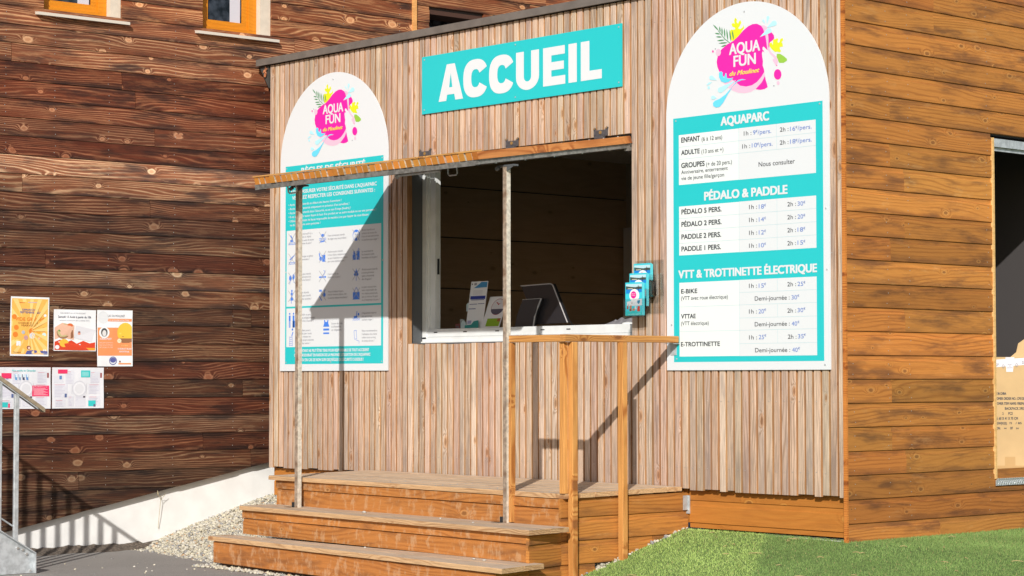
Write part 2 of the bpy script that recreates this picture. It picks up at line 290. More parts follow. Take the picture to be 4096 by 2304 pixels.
LOGO=[('yel',[(0.6202,2.2802),(0.6358,2.2674),(0.6313,2.2514),(0.645,2.238),(0.6545,2.2533),(0.667,2.2574),(0.6731,2.2392),(0.6574,2.2199),(0.6448,2.2073),(0.6635,2.2004),(0.6822,2.2075),(0.6917,2.2228),(0.6978,2.2033),(0.679,2.1891),(0.6632,2.1533),(0.6505,2.1218),(0.6129,2.1262),(0.5941,2.1331),(0.5785,2.1444),(0.5849,2.1625),(0.5787,2.1822),(0.5744,2.1969),(0.5852,2.2074),(0.6009,2.2032),(0.6197,2.2056),(0.6185,2.2152),(0.5947,2.2266),(0.5885,2.2425),(0.6011,2.248),(0.6168,2.2414),(0.6107,2.2634)]),('grn2',[(0.9722,2.0058),(0.9993,2.0028),(1.0292,1.9856),(1.056,1.9642),(1.056,1.9527),(1.0289,1.9418),(0.9929,1.9457),(0.9839,1.9583),(0.969,1.9784)]),('mag',[(0.8731,2.1542),(0.9036,2.1529),(0.9309,2.1473),(0.9489,2.1266),(0.9518,2.11),(0.9457,2.0992),(0.9153,2.0865),(0.9089,2.05),(0.8844,2.0342)]),('mag',[(0.8621,1.8971),(0.8741,1.868),(0.886,1.8296),(0.8949,1.8008),(0.8705,1.7917),(0.8338,1.7893),(0.794,1.7969),(0.8157,1.8274),(0.8405,1.8715)]),('mag',[(0.9478,1.9807),(0.9748,1.95),(0.9746,1.926),(0.9566,1.9381)]),('pale',[(0.4978,1.8881),(0.5167,1.8672),(0.5607,1.8296),(0.5983,1.807),(0.6483,1.7889),(0.6981,1.7816),(0.7538,1.7846),(0.7971,1.8013),(0.8464,1.8383),(0.8742,1.8773),(0.8652,1.9061),(0.7235,1.8649),(0.5989,1.8965)]),('mag',[(0.4572,2.0111),(0.467,2.048),(0.499,2.0872),(0.5499,2.1146),(0.6004,2.13),(0.6444,2.1555),(0.6883,2.188),(0.732,2.2109),(0.7692,2.2204),(0.8061,2.2183),(0.8398,2.2025),(0.858,2.1816),(0.873,2.1426),(0.8819,2.0996),(0.8858,2.0527),(0.8841,1.9878),(0.8716,1.9426),(0.8664,1.9013),(0.8405,1.8715),(0.8035,1.8426),(0.7603,1.826),(0.7108,1.823),(0.6611,1.8337),(0.63,1.8556),(0.5862,1.886),(0.5359,1.8983),(0.498,1.9212),(0.4791,1.9469),(0.4634,1.9771)]),('pale',[(0.8398,2.2025),(0.8673,2.2015),(0.8916,2.1869),(0.8975,2.1583),(0.9033,2.1157),(0.9029,2.06),(0.9269,2.0202),(0.9691,1.9877),(0.984,1.9629),(0.9747,1.9361),(0.9626,1.9328),(0.9326,1.9731),(0.8966,2.0236),(0.8861,2.0898),(0.8761,2.1422),(0.858,2.1816)]),('yel',[(0.9091,2.0779),(0.9274,2.0851),(0.9394,2.0651),(0.9427,2.1018),(0.9578,2.1001),(0.976,2.1049),(0.985,2.0992),(0.9788,2.0837),(0.9848,2.0738),(0.9969,2.0793),(1.0,2.0951),(1.0211,2.1019),(1.0252,2.0876),(1.0119,2.0753),(1.0208,2.065),(1.0237,2.0462),(0.9997,2.0466),(0.9966,2.0354),(1.0085,2.0202),(0.9994,2.012),(0.9753,2.0193),(0.9572,2.0191),(0.9331,2.038),(0.915,2.0563)]),('pan',[(0.8633,2.0645),(0.8754,2.0539),(0.8906,2.0405),(0.9027,2.0322),(0.9147,2.0122),(0.9388,1.991),(0.9509,1.9804),(0.9357,1.9728),(0.9476,1.9483),(0.9504,1.9202),(0.9382,1.903),(0.9349,1.8663),(0.9193,1.8146),(0.9012,1.828),(0.892,1.8197),(0.88,1.8441),(0.8712,1.8822),(0.8641,1.9202),(0.8533,1.9446),(0.8565,1.9722),(0.8506,2.0008),(0.8477,2.0244),(0.857,2.0373),(0.8673,2.0222),(0.8649,2.0364),(0.8528,2.0471),(0.8541,2.0609)]),('grn',[(0.4268,2.2598),(0.4395,2.2418),(0.4565,2.2263),(0.4776,2.2132),(0.4648,2.2312),(0.4479,2.2467)]),('grn',[(0.4841,2.241),(0.4804,2.2274),(0.4825,2.2137),(0.4902,2.1998),(0.4938,2.2134),(0.4918,2.2271)]),('grn',[(0.505,2.2337),(0.5,2.2144),(0.5008,2.1945),(0.5072,2.1741),(0.5122,2.1934),(0.5115,2.2133)]),('grn',[(0.5253,2.2265),(0.5216,2.2037),(0.5235,2.1805),(0.5312,2.157),(0.5349,2.1798),(0.5329,2.2029)]),('grn',[(0.5455,2.2169),(0.5439,2.1898),(0.5479,2.1624),(0.5576,2.135),(0.5592,2.1621),(0.5552,2.1894)]),('grn',[(0.5707,2.2077),(0.5697,2.1805),(0.5744,2.1531),(0.5846,2.1257),(0.5856,2.1529),(0.5809,2.1803)]),('grn',[(0.5933,2.2041),(0.5926,2.1814),(0.5975,2.1588),(0.608,2.1362),(0.6087,2.1589),(0.6038,2.1815)]),('grn',[(0.4424,2.2008),(0.4573,2.1927),(0.4732,2.1888),(0.4901,2.1889),(0.4752,2.1969),(0.4593,2.2009)]),('grn',[(0.4518,2.1758),(0.4696,2.169),(0.4877,2.1664),(0.5059,2.168),(0.4881,2.1749),(0.4701,2.1775)]),('grn',[(0.4612,2.1486),(0.4852,2.1434),(0.5085,2.1426),(0.5311,2.1461),(0.5073,2.1512),(0.484,2.1521)]),('grn',[(0.4739,2.1304),(0.5018,2.1245),(0.5293,2.123),(0.5563,2.1257),(0.5285,2.1316),(0.501,2.1332)]),('grn',[(0.496,2.1051),(0.5157,2.1032),(0.5337,2.1056),(0.5499,2.1122),(0.5302,2.1141),(0.5122,2.1117)]),('grn',[(0.4744,2.2146),(0.5312,2.1546),(0.5802,2.1196),(0.5751,2.1183),(0.5273,2.1513),(0.4705,2.2131)]),('mag',[(1.0104,1.8704),(1.0088,1.8603),(1.0042,1.8515),(0.9973,1.8449),(0.9885,1.8411),(0.9788,1.8405),(0.9692,1.8431),(0.9604,1.8487),(0.9535,1.8568),(0.9491,1.8666),(0.9477,1.877),(0.9493,1.8871),(0.9538,1.896),(0.9608,1.9026),(0.9696,1.9064),(0.9793,1.907),(0.989,1.9043),(0.9977,1.8987),(1.0045,1.8906),(1.0089,1.8809)]),('pale',[(0.4957,2.0686),(0.4946,2.0614),(0.4914,2.0551),(0.4865,2.0504),(0.4802,2.0477),(0.4734,2.0473),(0.4665,2.0492),(0.4603,2.0533),(0.4554,2.0591),(0.4523,2.0661),(0.4512,2.0736),(0.4523,2.0808),(0.4555,2.0871),(0.4605,2.0918),(0.4668,2.0944),(0.4736,2.0948),(0.4805,2.0929),(0.4867,2.0888),(0.4916,2.083),(0.4947,2.076)]),('pale',[(0.9955,1.817),(0.9939,1.811),(0.9894,1.8069),(0.9834,1.8058),(0.9774,1.8081),(0.973,1.8131),(0.9714,1.8195),(0.9731,1.8256),(0.9775,1.8297),(0.9836,1.8307),(0.9896,1.8285),(0.994,1.8234)]),('mag',[(0.4334,2.0818),(0.4319,2.0772),(0.428,2.0747),(0.4233,2.0752),(0.4195,2.0786),(0.418,2.0835),(0.4195,2.0881),(0.4234,2.0906),(0.4281,2.0901),(0.4319,2.0867)]),('drk',[(0.4507,2.0965),(0.4496,2.0936),(0.4468,2.0926),(0.4441,2.0942),(0.443,2.0973),(0.4442,2.1002),(0.4469,2.1012),(0.4496,2.0996)]),('drk',[(0.952,1.8034),(0.9507,1.8003),(0.9477,1.7992),(0.9447,1.8009),(0.9435,1.8043),(0.9448,1.8074),(0.9478,1.8085),(0.9508,1.8068)]),('cy',[(0.8918,2.2064),(0.8895,2.2461),(0.8891,2.2492),(0.89,2.2521),(0.8922,2.2545),(0.8954,2.256),(0.8992,2.2565),(0.9033,2.256),(0.9071,2.2545),(0.9103,2.2522),(0.9124,2.2494),(0.9134,2.2462),(0.9129,2.2432),(0.9112,2.2406)]),('cy',[(0.8766,2.2097),(0.8564,2.2278),(0.8544,2.2296),(0.8532,2.2317),(0.8529,2.2339),(0.8536,2.236),(0.8551,2.2376),(0.8573,2.2387),(0.86,2.2391),(0.8629,2.2387),(0.8656,2.2377),(0.8678,2.2361),(0.8693,2.2341),(0.87,2.2319)]),('cy',[(0.8886,2.1817),(0.9344,2.2151),(0.9394,2.2185),(0.9459,2.2203),(0.9531,2.2203),(0.9602,2.2183),(0.9664,2.2148),(0.9712,2.21),(0.9738,2.2045),(0.9741,2.199),(0.972,2.1939),(0.9677,2.1899),(0.9618,2.1874),(0.9548,2.1868)]),('cy',[(0.8313,2.1288),(0.8896,2.1713),(0.8943,2.1751),(0.9006,2.1772),(0.9077,2.1775),(0.9149,2.1759),(0.9214,2.1727),(0.9265,2.1681),(0.9296,2.1627),(0.9303,2.1571),(0.9286,2.1518),(0.9247,2.1476),(0.919,2.1448),(0.9122,2.1438)]),('cy',[(0.6301,1.8745),(0.5113,1.8107),(0.5059,1.8068),(0.4988,1.8046),(0.4909,1.8044),(0.483,1.8061),(0.476,1.8097),(0.4706,1.8147),(0.4675,1.8205),(0.467,1.8266),(0.4692,1.8322),(0.4738,1.8366),(0.4803,1.8395),(0.488,1.8405)]),('cy',[(0.459,1.7743),(0.4323,1.7659),(0.4265,1.7655),(0.4206,1.7666),(0.4153,1.7691),(0.4111,1.7727),(0.4085,1.7769),(0.4079,1.7814),(0.4093,1.7856),(0.4125,1.789),(0.4171,1.7914),(0.4228,1.7923),(0.4287,1.7918),(0.4343,1.7898)]),('cy',[(0.4597,1.8896),(0.4118,1.8969),(0.4055,1.8983),(0.3999,1.9012),(0.3956,1.9052),(0.3931,1.9098),(0.3928,1.9146),(0.3945,1.919),(0.3981,1.9226),(0.4033,1.9248),(0.4094,1.9256),(0.4158,1.9248),(0.4218,1.9224),(0.4266,1.9188)]),('cy',[(0.3987,1.8482),(0.3972,1.8431),(0.3932,1.8397),(0.3877,1.8388),(0.3823,1.8408),(0.3783,1.845),(0.3769,1.8504),(0.3784,1.8555),(0.3824,1.8589),(0.3878,1.8598),(0.3933,1.8578),(0.3972,1.8536)]),('cy',[(0.368,1.868),(0.3893,1.8825),(0.4181,1.882),(0.3956,1.87),(0.3763,1.8648)]),('cyb',[(0.7142,1.8668),(0.68,1.875),(0.6488,1.8725),(0.6237,1.861),(0.5859,1.8271),(0.5352,1.7896),(0.4844,1.7661),(0.4397,1.7562),(0.4237,1.7434),(0.4267,1.7241),(0.4522,1.7113),(0.484,1.714),(0.5159,1.7394),(0.5541,1.7877),(0.5985,1.8353),(0.6362,1.8597),(0.6738,1.8676)]),('cyb',[(0.4982,1.9449),(0.479,1.9375),(0.4789,1.909),(0.4977,1.8786),(0.5293,1.8659),(0.5609,1.8674),(0.5925,1.883),(0.6039,1.8922),(0.5737,1.8897),(0.5485,1.8923),(0.5436,1.9259),(0.5361,1.9291),(0.5232,1.8973),(0.5107,1.9152),(0.512,1.934)])]
TEXT_PRICE=[('AQUA', 0.5696, 0.8354, 2.0437, 0.0709, 0.035, 'wht'), ('FUN', 0.6068, 0.7993, 1.9617, 0.0707, 0.035, 'wht'), ('du Moulinet', 0.5719, 0.8295, 1.905, 0.0293, -9, 'scr'), ('AQUAPARC', 0.491, 0.9068, 1.5898, 0.0554, 0.06, 'wht'), ('PÉDALO & PADDLE', 0.3429, 1.0562, 1.111, 0.0544, 0.06, 'wht'), ('VTT & TROTTINETTE ÉLECTRIQUE', 0.1092, 1.2918, 0.6076, 0.0515, 0.06, 'wht'), ('ENFANT', 0.1396, 0.3082, 1.5073, 0.0331, 0.03, 'blk'), ('(6 à 12 ans)', 0.323, 0.5039, 1.502, 0.0273, 0, 'blk'), ('ADULTE', 0.1391, 0.305, 1.4247, 0.031, 0.03, 'blk'), ('(13 ans et +)', 0.3207, 0.5143, 1.4203, 0.0273, 0, 'blk'), ('GROUPES', 0.1387, 0.3487, 1.3381, 0.033, 0.03, 'blk'), ('(+ de 20 pers.)', 0.3626, 0.5876, 1.3341, 0.0272, 0, 'blk'), ('Anniversaire, enterrement', 0.1385, 0.5513, 1.2975, 0.0247, 0, 'blk'), ('vie de jeune fille/garçon', 0.1382, 0.5195, 1.2569, 0.0248, 0, 'blk'), ('1h :', 0.6914, 0.756, 1.5074, 0.0281, 0, 'blk'), ('9', 0.7701, 0.7912, 1.5068, 0.028, 0, 'blu'), ('€', 0.793, 0.8088, 1.5208, 0.0147, 0, 'blu'), ('/pers.', 0.8105, 0.9237, 1.5061, 0.0279, 0, 'blu'), ('2h :', 0.9954, 1.0664, 1.5063, 0.0277, 0, 'blk'), ('16', 1.08, 1.1225, 1.5044, 0.0275, 0, 'blu'), ('€', 1.1243, 1.1404, 1.5176, 0.0144, 0, 'blu'), ('/pers.', 1.142, 1.2554, 1.5056, 0.0275, 0, 'blu'), ('1h :', 0.6775, 0.7448, 1.4248, 0.0281, 0, 'blk'), ('10', 0.759, 0.8038, 1.4251, 0.0279, 0, 'blu'), ('€', 0.8048, 0.8205, 1.4374, 0.0146, 0, 'blu'), ('/pers.', 0.8222, 0.9343, 1.424, 0.0279, 0, 'blu'), ('2h :', 0.9947, 1.0657, 1.4241, 0.0276, 0, 'blk'), ('18', 1.0794, 1.1235, 1.4238, 0.0275, 0, 'blu'), ('€', 1.1245, 1.1406, 1.4352, 0.0144, 0, 'blu'), ('/pers.', 1.1422, 1.2556, 1.4246, 0.0274, 0, 'blu'), ('Nous consulter', 0.816, 1.1173, 1.2976, 0.0306, 0, 'blk'), ('PÉDALO 5 PERS.', 0.1389, 0.4955, 1.0307, 0.0316, 0.03, 'blk'), ('PÉDALO 2 PERS.', 0.1385, 0.495, 0.9483, 0.0316, 0.03, 'blk'), ('PADDLE 2 PERS.', 0.1381, 0.4909, 0.866, 0.0316, 0.03, 'blk'), ('PADDLE 1 PERS.', 0.1377, 0.4886, 0.7857, 0.0316, 0.03, 'blk'), ('1h :', 0.7333, 0.8001, 1.0304, 0.028, 0, 'blk'), ('18', 0.8159, 0.8595, 1.0282, 0.0279, 0, 'blu'), ('€', 0.8614, 0.8761, 1.0415, 0.0145, 0, 'blu'), ('2h :', 1.0542, 1.1238, 1.0294, 0.0274, 0, 'blk'), ('30', 1.1374, 1.1829, 1.0283, 0.0274, 0, 'blu'), ('€', 1.1847, 1.2006, 1.0411, 0.0143, 0, 'blu'), ('1h :', 0.7328, 0.7995, 0.9476, 0.0279, 0, 'blk'), ('14', 0.8153, 0.8589, 0.9458, 0.0278, 0, 'blu'), ('€', 0.8608, 0.8755, 0.9592, 0.0145, 0, 'blu'), ('2h :', 1.0536, 1.1232, 0.9473, 0.0274, 0, 'blk'), ('20', 1.1367, 1.1822, 0.9466, 0.0274, 0, 'blu'), ('€', 1.184, 1.2, 0.9596, 0.0143, 0, 'blu'), ('1h :', 0.7322, 0.799, 0.8647, 0.028, 0, 'blk'), ('12', 0.8147, 0.8583, 0.8633, 0.0278, 0, 'blu'), ('€', 0.8602, 0.875, 0.8769, 0.0145, 0, 'blu'), ('2h :', 1.053, 1.1225, 0.8652, 0.0275, 0, 'blk'), ('18', 1.1361, 1.1816, 0.8649, 0.0274, 0, 'blu'), ('€', 1.1834, 1.1993, 0.8781, 0.0143, 0, 'blu'), ('1h :', 0.7316, 0.7984, 0.782, 0.0279, 0, 'blk'), ('10', 0.8142, 0.8577, 0.7809, 0.0278, 0, 'blu'), ('€', 0.8596, 0.8744, 0.7947, 0.0145, 0, 'blu'), ('2h :', 1.0523, 1.1219, 0.7832, 0.0274, 0, 'blk'), ('15', 1.1355, 1.1809, 0.7833, 0.0273, 0, 'blu'), ('€', 1.1827, 1.1987, 0.7967, 0.0143, 0, 'blu'), ('E-BIKE', 0.133, 0.2787, 0.5069, 0.0286, 0.03, 'blk'), ('(VTT avec roue électrique)', 0.1327, 0.547, 0.463, 0.0251, 0, 'blk'), ('VTTAE', 0.1321, 0.2632, 0.3416, 0.0285, 0.03, 'blk'), ('(VTT électrique)', 0.1319, 0.3785, 0.2966, 0.025, 0, 'blk'), ('E-TROTTINETTE', 0.1296, 0.4761, 0.1576, 0.0285, 0.03, 'blk'), ('1h :', 0.729, 0.7955, 0.5253, 0.0277, 0, 'blk'), ('15', 0.8115, 0.8551, 0.5238, 0.0276, 0, 'blu'), ('€', 0.8574, 0.8733, 0.5389, 0.0143, 0, 'blu'), ('2h :', 1.05, 1.1206, 0.525, 0.0272, 0, 'blk'), ('25', 1.1333, 1.1795, 0.5246, 0.027, 0, 'blu'), ('€', 1.1818, 1.1971, 0.5392, 0.014, 0, 'blu'), ('Demi-journée :', 0.7775, 1.0677, 0.4422, 0.0276, 0, 'blk'), ('30', 1.0833, 1.1284, 0.4415, 0.0271, 0, 'blu'), ('€', 1.1314, 1.1468, 0.457, 0.014, 0, 'blu'), ('1h :', 0.7279, 0.7944, 0.3606, 0.0277, 0, 'blk'), ('20', 0.8089, 0.8539, 0.3599, 0.0275, 0, 'blu'), ('€', 0.8562, 0.8721, 0.3753, 0.0143, 0, 'blu'), ('2h :', 1.0487, 1.1193, 0.3594, 0.0271, 0, 'blk'), ('30', 1.132, 1.1782, 0.3602, 0.027, 0, 'blu'), ('€', 1.1804, 1.1958, 0.3752, 0.014, 0, 'blu'), ('Demi-journée :', 0.7763, 1.0679, 0.278, 0.0275, 0, 'blk'), ('40', 1.0835, 1.1285, 0.2767, 0.0271, 0, 'blu'), ('€', 1.1308, 1.1469, 0.2921, 0.014, 0, 'blu'), ('1h :', 0.7275, 0.7947, 0.195, 0.0276, 0, 'blk'), ('25', 0.8092, 0.8542, 0.196, 0.0275, 0, 'blu'), ('€', 0.8565, 0.8731, 0.2118, 0.0143, 0, 'blu'), ('2h :', 1.0517, 1.1223, 0.1949, 0.0271, 0, 'blk'), ('35', 1.1335, 1.1811, 0.1964, 0.027, 0, 'blu'), ('€', 1.1826, 1.198, 0.2113, 0.014, 0, 'blu'), ('Demi-journée :', 0.7781, 1.0695, 0.1128, 0.0275, 0, 'blk'), ('40', 1.0864, 1.1314, 0.1121, 0.0271, 0, 'blu'), ('€', 1.1344, 1.1498, 0.1278, 0.0141, 0, 'blu')]
TEXT_RULES=[('RÈGLES DE SÉCURITÉ', 0.2835, 1.1137, 1.5905, 0.044, 0.06, 'wht'), ("AFIN D'ASSURER VOTRE SÉCURITÉ DANS L'AQUAPARC", 0.1403, 1.2568, 1.4311, 0.0286, 0.04, 'wht'), ('VEUILLEZ RESPECTER LES CONSIGNES SUIVANTES :', 0.1616, 1.2352, 1.3844, 0.0286, 0.04, 'wht'), ("• Accès au parc interdit en dehors des heures d'ouverture !", 0.1141, 0.8118, 1.3351, 0.0186, 0.015, 'wht'), ("• Accès au parc autorisé uniquement en présence d'un surveillant !", 0.1143, 0.9111, 1.3023, 0.0185, 0.015, 'wht'), ("• Accès au parc interdit dans l'obscurité, ou en cas d'orage (foudre) !", 0.1145, 0.931, 1.2686, 0.0186, 0.015, 'wht'), ("• Il est interdit de sauter depuis le haut d'un produit sur un autre module ou sur une personne !", 0.1147, 1.2485, 1.2367, 0.0185, 0.015, 'wht'), ('• Utiliser les produits de façon responsable de manière à ne pas risquer de vous blesser', 0.115, 1.1588, 1.203, 0.0185, 0.015, 'wht'), ('ou de blesser une autre personne !', 0.1335, 0.5399, 1.1709, 0.0185, 0.015, 'wht'), ("Assurez-vous qu'il n'y a", 0.2264, 0.4352, 1.0949, 0.0159, 0.0, 'gry'), ('personnes ni objets', 0.2265, 0.4175, 1.0698, 0.0159, 0.0, 'gry'), ("dans l'eau avant de sauter", 0.2267, 0.456, 1.0431, 0.0158, 0.0, 'gry'), ('dans la zone du parc !', 0.2268, 0.4274, 1.018, 0.0158, 0.0, 'gry'), ('Il est strictement interdit', 0.6377, 0.8553, 1.0639, 0.0156, 0.0, 'gry'), ('de nager sous les produits !', 0.6379, 0.8844, 1.0376, 0.0156, 0.0, 'gry'), ('Accès interdit aux', 1.0712, 1.2322, 1.0863, 0.0153, 0.0, 'gry'), ('enfants de moins de', 1.0713, 1.2553, 1.0604, 0.0154, 0.0, 'gry'), ('6 ans et aux personnes', 1.0714, 1.2809, 1.0362, 0.0154, 0.0, 'gry'), ('ne sachant pas nager !', 1.0715, 1.2771, 1.0096, 0.0153, 0.0, 'gry'), ('Ne pas plonger ou glisser', 0.2274, 0.4458, 0.9134, 0.0159, 0.0, 'gry'), ('tête la première !', 0.2276, 0.3979, 0.8883, 0.0159, 0.0, 'gry'), ('Accès au parc interdit', 0.6384, 0.832, 0.9357, 0.0156, 0.0, 'gry'), ('à tous objets, équipements', 0.6385, 0.8757, 0.9102, 0.0156, 0.0, 'gry'), ("ou jeu d'extérieur non fourni", 0.6386, 0.889, 0.8839, 0.0157, 0.0, 'gry'), ('par notre établissement !', 0.6387, 0.8628, 0.8585, 0.0156, 0.0, 'gry'), ('La nourriture et', 1.0718, 1.211, 0.9201, 0.0153, 0.0, 'gry'), ('les boissons sont', 1.0719, 1.2264, 0.8959, 0.0153, 0.0, 'gry'), ('interdites sur le parc !', 1.072, 1.2687, 0.8709, 0.0154, 0.0, 'gry'), ('Accès au parc interdit', 0.2283, 0.4164, 0.7713, 0.0159, 0.0, 'gry'), ('à toute personne sous', 0.2284, 0.4193, 0.748, 0.0158, 0.0, 'gry'), ("l'emprise de l'alcool !", 0.2286, 0.4153, 0.7229, 0.0159, 0.0, 'gry'), ('Il est interdit de', 0.6392, 0.7757, 0.7583, 0.0156, 0.0, 'gry'), ('fumer sur le parc !', 0.6394, 0.8024, 0.7337, 0.0156, 0.0, 'gry'), ('Accès au parc interdit', 1.0723, 1.2677, 0.7791, 0.0153, 0.0, 'gry'), ('à toute personne', 1.0724, 1.2231, 0.7541, 0.0153, 0.0, 'gry'), ('ayant consommé', 1.0725, 1.2257, 0.7291, 0.0153, 0.0, 'gry'), ('des drogues !', 1.0726, 1.1951, 0.7034, 0.0153, 0.0, 'gry'), ('Pour votre sécurité,', 0.2292, 0.3925, 0.6227, 0.0159, 0.0, 'gry'), ("l'accès au parc interdit", 0.2293, 0.416, 0.5977, 0.0158, 0.0, 'gry'), ('si vous êtes enceinte !', 0.2295, 0.4243, 0.5709, 0.0159, 0.0, 'gry'), ("Avant d'utiliser le parc,", 0.6399, 0.8426, 0.6196, 0.0156, 0.0, 'gry'), ('retirer montres, bijoux, clés', 0.64, 0.8797, 0.5959, 0.0155, 0.0, 'gry'), ('ou autres objets tranchants !', 0.6402, 0.8943, 0.5696, 0.0156, 0.0, 'gry'), ('Le parc ne peut être', 1.0728, 1.2528, 0.6422, 0.0153, 0.0, 'gry'), ('tenu responsable de', 1.0729, 1.2567, 0.618, 0.0153, 0.0, 'gry'), ('vos objets personnels,', 1.073, 1.2708, 0.5923, 0.0152, 0.0, 'gry'), ('que ce soit sur le parc', 1.0731, 1.2734, 0.5673, 0.0153, 0.0, 'gry'), ("ou à l'extérieur du parc !", 1.0732, 1.2939, 0.5416, 0.0152, 0.0, 'gry'), ('Pour accéder au parc', 0.2194, 0.4179, 0.4451, 0.0156, 0.0, 'gry'), ('vous devez obligatoirement', 0.2196, 0.4723, 0.4198, 0.0156, 0.0, 'gry'), ("vous inscrire à l'accueil !", 0.2198, 0.4501, 0.3945, 0.0156, 0.0, 'gry'), ('Le surveillant pourra', 0.2202, 0.4138, 0.3186, 0.0155, 0.0, 'gry'), ('exclure du parc toute', 0.2204, 0.4283, 0.2933, 0.0155, 0.0, 'gry'), ('personne mettant en', 0.2205, 0.4157, 0.268, 0.0155, 0.0, 'gry'), ('danger sa propre sécurité', 0.2207, 0.4565, 0.2417, 0.0156, 0.0, 'gry'), ('ou celle des autres !', 0.2208, 0.4088, 0.2154, 0.0156, 0.0, 'gry'), ("Le port de l'aide", 0.6879, 0.83, 0.3662, 0.0152, 0.0, 'gry'), ('à la flottabilité', 0.688, 0.8123, 0.3409, 0.0153, 0.0, 'gry'), ('est obligatoire !', 0.6881, 0.824, 0.3156, 0.0153, 0.0, 'gry'), ('Uniquement réservé', 1.0741, 1.254, 0.4405, 0.015, 0.0, 'gry'), ('aux personnes', 1.0741, 1.2034, 0.4161, 0.015, 0.0, 'gry'), ('sachant nager !', 1.0742, 1.2154, 0.3889, 0.015, 0.0, 'gry'), ('Nous recommandons', 1.0746, 1.2648, 0.3026, 0.015, 0.0, 'gry'), ("l'utilisation de crème", 1.0747, 1.262, 0.2763, 0.015, 0.0, 'gry'), ('solaire tout au long', 1.0748, 1.2457, 0.251, 0.015, 0.0, 'gry'), ('du temps de jeu !', 1.0749, 1.2294, 0.2248, 0.015, 0.0, 'gry'), ("L'EXPLOITANT NE PEUT ÊTRE TENU POUR RESPONSABLE DE TOUT ACCIDENT", 0.2049, 1.1669, 0.1514, 0.0224, 0.04, 'wht'), ("QUI SE PRODUIRAIT EN RAISON DE LA MAUVAISE UTILISATION DE L'AQUAPARC", 0.197, 1.1828, 0.1159, 0.0224, 0.04, 'wht'), ('OU EN CAS DE NON SUIVI DES RÈGLES DE SÉCURITÉ CI-DESSUS !', 0.2946, 1.0981, 0.0779, 0.0223, 0.04, 'wht')]
# ================================================================== GROUND
def zasph(x, y): return -.34
def zgrass(x, y):
    u = max(0.0, -y); t = min(1, max(0, (x+1.0)/2.2)); t = t*t*(3-2*t); wgt = 1.0*(1-t)+.42*t
    z0 = .018*(1-t)
    return max(-.335, z0 - .27*u*wgt - .006)
def grid(name, x0, x1, y0, y1, nx, ny, zf, mat, keep=None, jit=0.0, kind='structure'):
    mb = MB(); idx = {}
    xs = [x0+(x1-x0)*i/nx for i in range(nx+1)]; ys = [y0+(y1-y0)*j/ny for j in range(ny+1)]
    vs = []
    for j, y in enumerate(ys):
        for i, x in enumerate(xs): vs.append((x, y, zf(x, y)+random.uniform(-jit, jit)))
    fs = []
    for j in range(ny):
        for i in range(nx):
            cx, cy = (xs[i]+xs[i+1])/2, (ys[j]+ys[j+1])/2
            if keep and not keep(cx, cy): continue
            a = j*(nx+1)+i; fs.append((a, a+1, a+nx+2, a+nx+1))
    mb.v = vs; mb.f = fs; mb.m = [0]*len(fs)
    me = mb.mesh(name, smooth=True, norm=False); me.materials.append(mat)
    o = bpy.data.objects.new(name, me); o['kind'] = kind; return link(o)
def mat_asphalt():
    m, nt, p = newmat('asphalt'); L = nt.links.new
    tc = N(nt, "ShaderNodeTexCoord")
    def no(s, d=4):
        n = N(nt, "ShaderNodeTexNoise"); n.inputs['Scale'].default_value = s; n.inputs['Detail'].default_value = d; L(tc.outputs['Object'], n.inputs['Vector']); return n.outputs[0]
    c = mixc(nt, sstep(nt, no(260, 2), .3, .7), (.18,.165,.15), (.36,.335,.31))
    c = mixc(nt, mth(nt, 'MULTIPLY', sstep(nt, no(2.5), .4, .7), .5), c, (.31,.285,.26))
    v = N(nt, "ShaderNodeTexVoronoi"); v.inputs['Scale'].default_value = 70; L(tc.outputs['Object'], v.inputs['Vector'])
    c = mixc(nt, mth(nt, 'MULTIPLY', sstep(nt, v.outputs['Distance'], .22, .12), .55), c, (.38,.36,.33))
    L(c, p.inputs['Base Color']); p.inputs['Roughness'].default_value = .9
    b = N(nt, "ShaderNodeBump"); b.inputs['Strength'].default_value = .6; b.inputs['Distance'].default_value = .006; L(no(150, 3), b.inputs['Height']); L(b.outputs[0], p.inputs['Normal'])
    return m
grid('asphalt_ground', -60, 60, -60, 60, 60, 60, zasph, mat_asphalt())
TURF_A = [(-1.35, .03)]
def seam(x, y):                       # turf strip boundary: light pile to its left, dark pile to its right
    return (x - (-.655)) - (.999+.655)*(-y)/2.2
M_SOIL = flat('turf_backing', (.10,.17,.04), .9, .3, 30)
def inlawn(x, y): return (y < .06 and x > -1.37) or x > .03
lw = grid('lawn_ground', -1.37, 14, -14, 14, 110, 200, lambda x, y: zgrass(x, y), M_SOIL, inlawn)
def mat_blade():
    m, nt, p = newmat('turf_blades'); L = nt.links.new
    at = N(nt, "ShaderNodeAttribute"); at.attribute_name = 'tint'; at.attribute_type = 'GEOMETRY'
    L(at.outputs['Color'], p.inputs['Base Color']); p.inputs['Roughness'].default_value = .55; p.inputs['Specular IOR Level'].default_value = .2
    ge = N(nt, "ShaderNodeNewGeometry"); va = N(nt, "ShaderNodeVectorMath", operation='MULTIPLY_ADD'); L(ge.outputs['Normal'], va.inputs[0]); va.inputs[1].default_value = (.55,.55,.55); va.inputs[2].default_value = (0,0,.8)
    vn = N(nt, "ShaderNodeVectorMath", operation='NORMALIZE'); L(va.outputs[0], vn.inputs[0]); L(vn.outputs[0], p.inputs['Normal'])
    return m
